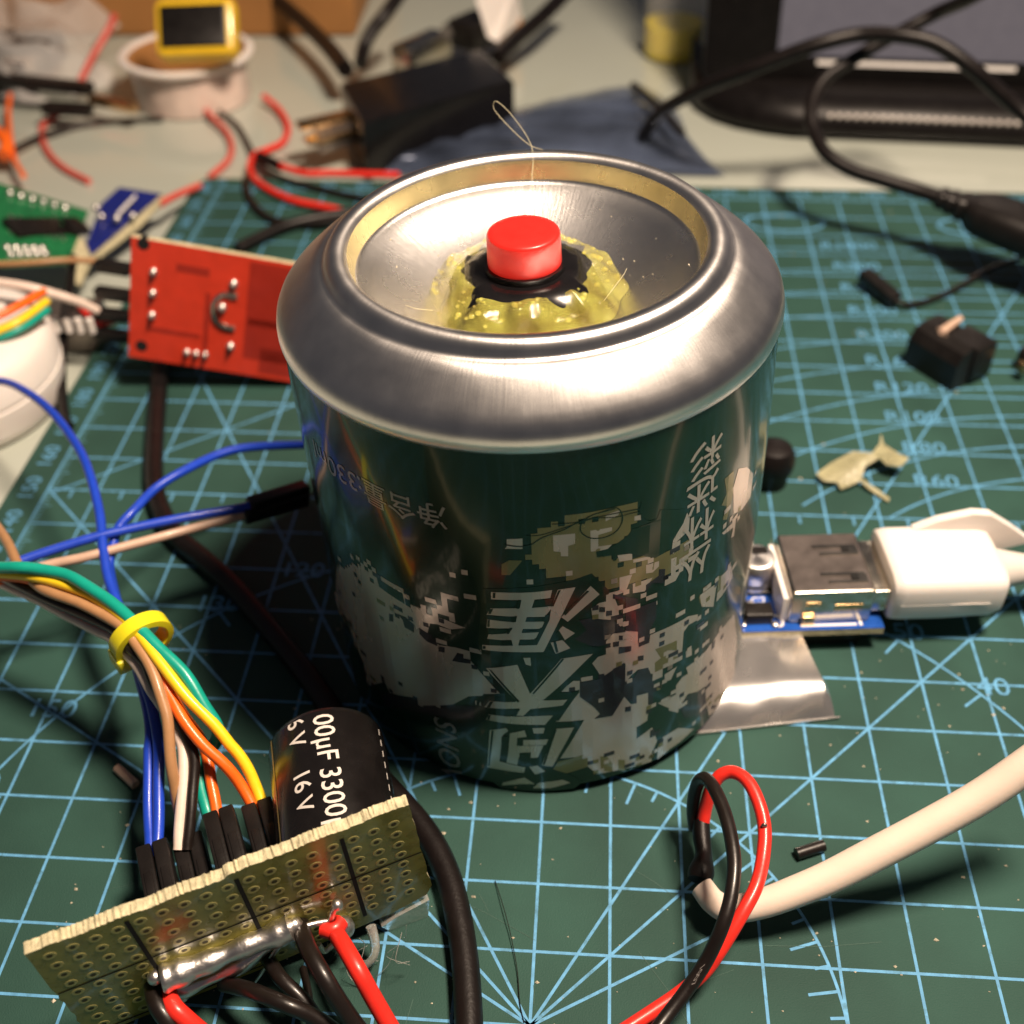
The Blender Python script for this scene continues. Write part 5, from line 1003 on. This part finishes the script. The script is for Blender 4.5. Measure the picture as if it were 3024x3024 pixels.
b = MB(); b.cyl((-102.27,236.83,2.00), (-94.62,230.44,2.00), 1.6, 14); single('splice_sleeve', b, 'blackrub', 'short black sleeve joining the red wires', 'sleeve')

# ================================================================== background clutter
sp = thing('tape_spool', (-137.23,280.55,0.00), 'white flanged spool of translucent tape at the back of the desk', 'spool')
SX, SY = -137.0, 291.0
b = MB(); b.lathe([(17.6, 0), (18.4, .4), (18.4, 14.0), (17.6, 14.2)], (SX, SY, -3.1), n=60); part('tape_roll', b, 'tapeside', sp, smooth=50)
b = MB(); b.lathe([(18.7, 13.8), (20.8, 14.0), (21.2, 14.5), (21.2, 15.3), (20.6, 15.8), (19.1, 15.8), (18.7, 15.3), (18.7, 13.8)], (SX, SY, -3.1), n=60); part('white_flange', b, 'white', sp, smooth=50)
b = MB(); b.lathe([(18.6, 14.6), (17.4, 14.2), (16.6, 12.0), (16.6, 0.1)], (SX, SY, -3.1), n=60); part('inner_liner', b, 'card', sp, smooth=50)
yt = thing('yellow_component', (-137.41,301.14,13.00), 'black component in a yellow frame resting on the tape spool', 'component')
yc = Vector((-126.86,273.19,26.00)); Yx = Vector((.995, .05, .03)).normalized(); Yn = Vector((0.02, -.80, .60)); Yn = (Yn - Yx * Yn.dot(Yx)).normalized(); Yy = Yn.cross(Yx)
b = MB(); b.box(yc - Yn * 4, (24.5, 17.5, 9), Yx, Yy, Yn, bev=2.6); part('yellow_frame', b, 'yellowpl', yt)
b = MB(); b.box(yc + Yn * .55, (20.0, 12.4, 1.2), Yx, Yy, Yn, bev=.6); part('black_core', b, 'blackpl', yt)

ad = thing('black_adapter', (-56.38,275.44,0.00), 'glossy black adapter box with metal prongs behind the can', 'adapter')
q = [Vector(p) for p in [(-81.60,261.20,17.00),(-42.78,290.74,17.00),(-30.41,265.57,17.00),(-70.38,232.65,17.00)]]
b = MB(); rings = []
ce = (q[0] + q[1] + q[2] + q[3]) / 4
for z, ins in ((0.2, .98), (1.0, 1.0), (16.0, 1.0), (16.8, .985), (17.1, .955)):
    rings.append([Vector((ce.x + (p.x - ce.x) * ins, ce.y + (p.y - ce.y) * ins, z - 3)) for p in q])
b.rings(rings); part('adapter_case', b, 'blackgloss', ad, smooth=30)
for o0, o1 in (((-90.41,239.79,10.00), (-76.42,249.16,10.00)), ((-87.63,236.19,7.00), (-74.20,246.04,7.00))):
    a, c = Vector(o0), Vector(o1); d = (c - a).normalized(); sd_ = Vector((-d.y, d.x, 0)).normalized()
    b = MB(); b.box((a + c) / 2, ((c - a).length, 4.6, 1.6), d, sd_, d.cross(sd_), bev=.3); part('metal_prong', b, 'brass', ad)
b = MB(); b.box((-80.14,245.30,6.00), (15, 9, 6), (q[2] - q[3]).normalized(), (q[0] - q[3]).normalized(), bev=.5); part('prong_shroud', b, 'steeldark', ad)
b = MB(); b.tube([(-129.83,362.50,10.00),(-119.08,347.28,9.00),(-107.06,329.65,8.00),(-94.59,307.38,8.00),(-84.98,285.66,9.00)], 2.7, 12); part('thick_lead', b, 'blackrub', ad)
b = MB(); b.tube([(-80.88,290.10,9.00),(-80.57,296.58,12.00),(-78.08,300.44,16.00),(-73.95,304.35,20.00),(-69.66,314.97,24.00)], 2.2, 12); part('loop_lead', b, 'blackrub', ad)
b = MB(); b.tube([(-37.98,300.09,8.00),(-32.43,315.88,9.00),(-25.25,329.79,11.00),(-16.81,351.91,13.00)], 2.6, 12); part('rear_lead', b, 'blackrub', ad)
ds = thing('metal_connector', (-68.15,334.00,0.00), 'gold-rimmed metal connector shell behind the black adapter', 'connector')
a, c = Vector((-68.73,293.97,12.00)), Vector((-57.16,311.19,12.00)); d = (c - a).normalized(); sd_ = Vector((-d.y, d.x, 0)).normalized()
b = MB(); b.box((a + c) / 2 - Vector((0, 0, 5)), ((c - a).length, 9, 12), d, sd_, bev=1.2); part('shell', b, 'steel', ds)
b = MB(); b.cyl((-57.33,326.12,8.00), (-54.05,298.09,16.00), 2.0, 14); part('thumb_screw', b, 'steel', ds)
b = MB(); b.box((-47.95,324.76,8.00), (14, 12, 9), d, sd_, bev=1); part('hood', b, 'blackpl', ds)
wl = thing('white_strap', (-44.58,358.86,0.00), 'white plastic tab standing at the back between black cables', 'tab')
b = MB(); b.slab([(-46.37,318.23,20.00),(-33.96,332.35,20.00),(-32.52,335.23,8.00),(-39.53,319.48,6.00),(-42.82,318.44,8.00)], (0, 3, 0)); part('tab_sheet', b, 'white', wl, smooth=False)
b = MB(); b.box((-37.27,335.53,5.00), (9, 6, 8), (1, .3, 0), (-.3, 1, 0), bev=.6); part('brown_clip', b, 'card', wl)
gd = thing('glass_dish', (-114.11,371.70,0.00), 'clear glass dish base at the top edge with bright glints', 'dish')
b = MB(); b.lathe([(0.01, 1.2), (12, 1.4), (17, 2.5), (18.5, 6), (19.5, 14), (18.6, 14), (17.2, 6), (15.8, 3.6), (12, 2.8), (0.01, 2.6)], Vector((-113.85,373.62,0.00)) + Vector((0, 10, -3)), n=60); part('dish', b, 'film', gd, smooth=50)
yb = thing('yellow_bottle', (20.14,330.28,0.00), 'small clear bottle half full of yellow liquid beside the laptop', 'bottle')
bx = Vector((19.97,325.51,0.00)) + Vector((0, 9, -3))
b = MB(); b.lathe([(0.01, .2), (8.6, .2), (9.6, 1.2), (9.8, 3), (9.8, 11.4), (0.01, 11.4)], bx, n=40); part('yellow_contents', b, 'yellowliq', yb, smooth=50)
b = MB(); b.lathe([(0.01, 0), (9.4, 0), (10.3, 1), (10.4, 3), (10.4, 22), (9.0, 26), (4.5, 28), (4.4, 33), (3.8, 33), (3.8, 28.5), (8.6, 25.4), (9.95, 21.6), (9.95, 3)], bx, n=40); part('bottle_wall', b, 'bottle', yb, smooth=50)
# crumpled antistatic bag
def crumple(corners, nx, ny, amp, base, seed, fold=1.0):
    rg = random.Random(seed); ph = [(rg.uniform(2, 9), rg.uniform(2, 9), rg.uniform(0, 6.28), rg.uniform(.4, 1)) for _ in range(9)]
    mb = MB(); c = [Vector(p) for p in corners]; rows = []
    for i in range(ny + 1):
        for j in range(nx + 1):
            u, v = j / nx, i / ny; p = c[0].lerp(c[1], u).lerp(c[3].lerp(c[2], u), v)
            h = sum(abs(math.sin(a * u * 2 + bb_ * v * 2 + f)) * w for a, bb_, f, w in ph) / 9
            e = min(1, 6 * u * (1 - u) + .15) * min(1, 6 * v * (1 - v) + .15)
            rows.append((p.x + amp * .25 * math.sin(7 * v + seed), p.y + amp * .25 * math.sin(6 * u + seed), p.z + base + amp * h * e))
    n1 = nx + 1
    mb.add(rows, [(i * n1 + j, i * n1 + j + 1, (i + 1) * n1 + j + 1, (i + 1) * n1 + j) for i in range(ny) for j in range(nx)]); return mb
eb = thing('antistatic_bag', (-11.47,254.62,0.00), 'crumpled dark grey antistatic bag between the adapter and the laptop', 'bag')
b = crumple([(-73.50,235.84,-3.00),(31.50,237.93,-3.00),(10.04,303.98,-3.00),(-60.73,266.48,-3.00)], 46, 22, 9, .8, 3); bg_ = part('upper_film', b, 'esd', eb, smooth=60)
b = crumple([(-71.71,237.02,-3.00),(30.68,240.07,-3.00),(9.43,300.25,-3.00),(-59.68,266.52,-3.00)], 30, 14, 3, .3, 5); part('lower_film', b, 'esd', eb, smooth=60)
b = MB(); b.tube([(5.63,289.23,4.00),(10.95,270.94,6.00),(15.64,258.53,6.00),(19.52,252.55,4.00)], 1.1, 8); part('zip_seal', b, 'blackpl', bg_)
# clear bag at the back left
cbg = thing('clear_bag', (-187.69,298.74,0.00), 'crumpled clear plastic bag of small parts at the back corner', 'bag')
b = crumple([(-212.94,277.01,-3.00),(-167.07,286.94,-3.00),(-188.00,359.98,-3.00),(-250.39,361.86,-3.00)], 40, 28, 26, 2, 8); part('plastic_film', b, 'film', cbg, smooth=60)
for k, (p, s, kk) in enumerate((((-199.43,306.54,6.00), (26, 14, 9), 'blackpl'), ((-193.48,290.05,6.00), (9, 7, 6), 'tin'), ((-190.74,300.63,6.00), (6, 5, 5), 'tin'), ((-196.25,284.82,3.00), (20, 7, 5), 'blackpl'))):
    b = MB(); b.box(p, s, (1, .1 * k - .1, 0), (-.1 * k + .1, 1, 0), bev=.8); part('bagged_part', b, kk, cbg)
hd = thing('pin_strip', (-176.79,284.68,0.00), 'long dark pin strip lying in front of the clear bag', 'pin strip')
for k, (a0, a1, w, kk) in enumerate((((-201.35,283.12,6.00), (-164.19,274.87,6.00), 5, 'blackpl'), ((-177.07,266.87,3.00), (-161.74,265.59,3.00), 5, 'blackpl'), ((-163.64,271.80,4.00), (-147.34,265.50,4.00), 3, 'brass'))):
    a, c = Vector(a0), Vector(a1); d = (c - a).normalized(); sd_ = Vector((-d.y, d.x, 0)).normalized(); b = MB(); b.box((a + c) / 2, ((c - a).length, w, 3), d, sd_, d.cross(sd_), bev=.4); part('strip_body' if k < 2 else 'bare_pin_end', b, kk, hd)
loose('red_wire', 'wpink', 1.1, 'red wire rising through the clear bag', [(-171.90,285.92,4.00),(-169.55,289.88,8.00),(-166.77,293.86,12.00),(-164.06,299.42,16.00),(-161.87,301.85,20.00)])
loose('orange_sleeve', 'worange', 2.0, 'short orange sleeve at the frame edge above the green board', [(-185.91,247.16,4.00),(-179.64,241.46,5.00),(-176.33,236.81,4.00),(-175.97,232.16,3.00)], 'sleeve')
loose('orange_wire', 'worange', .8, 'thin orange wire dropping towards the green board', [(-190.51,274.10,4.00),(-186.01,260.81,3.00),(-174.17,234.45,2.00),(-166.03,221.46,2.00)], 'wire')
b = MB(); Kq = Vector((-183.58,356.64,0.00)); b.box((-260, 404, 30), (330, 120, 66), (1, .03, 0), (-.03, 1, 0), bev=2); bxo = thing('cardboard_box', (-260, 404, -3), 'brown cardboard box across the back corner of the desk', 'box'); part('box_side', b, 'card', bxo)
b = MB(); b.box((-260, 340.5, 58), (330, 7, 1.0), (1, .03, 0), (-.03, 1, 0)); part('box_flap', b, 'card', bxo)
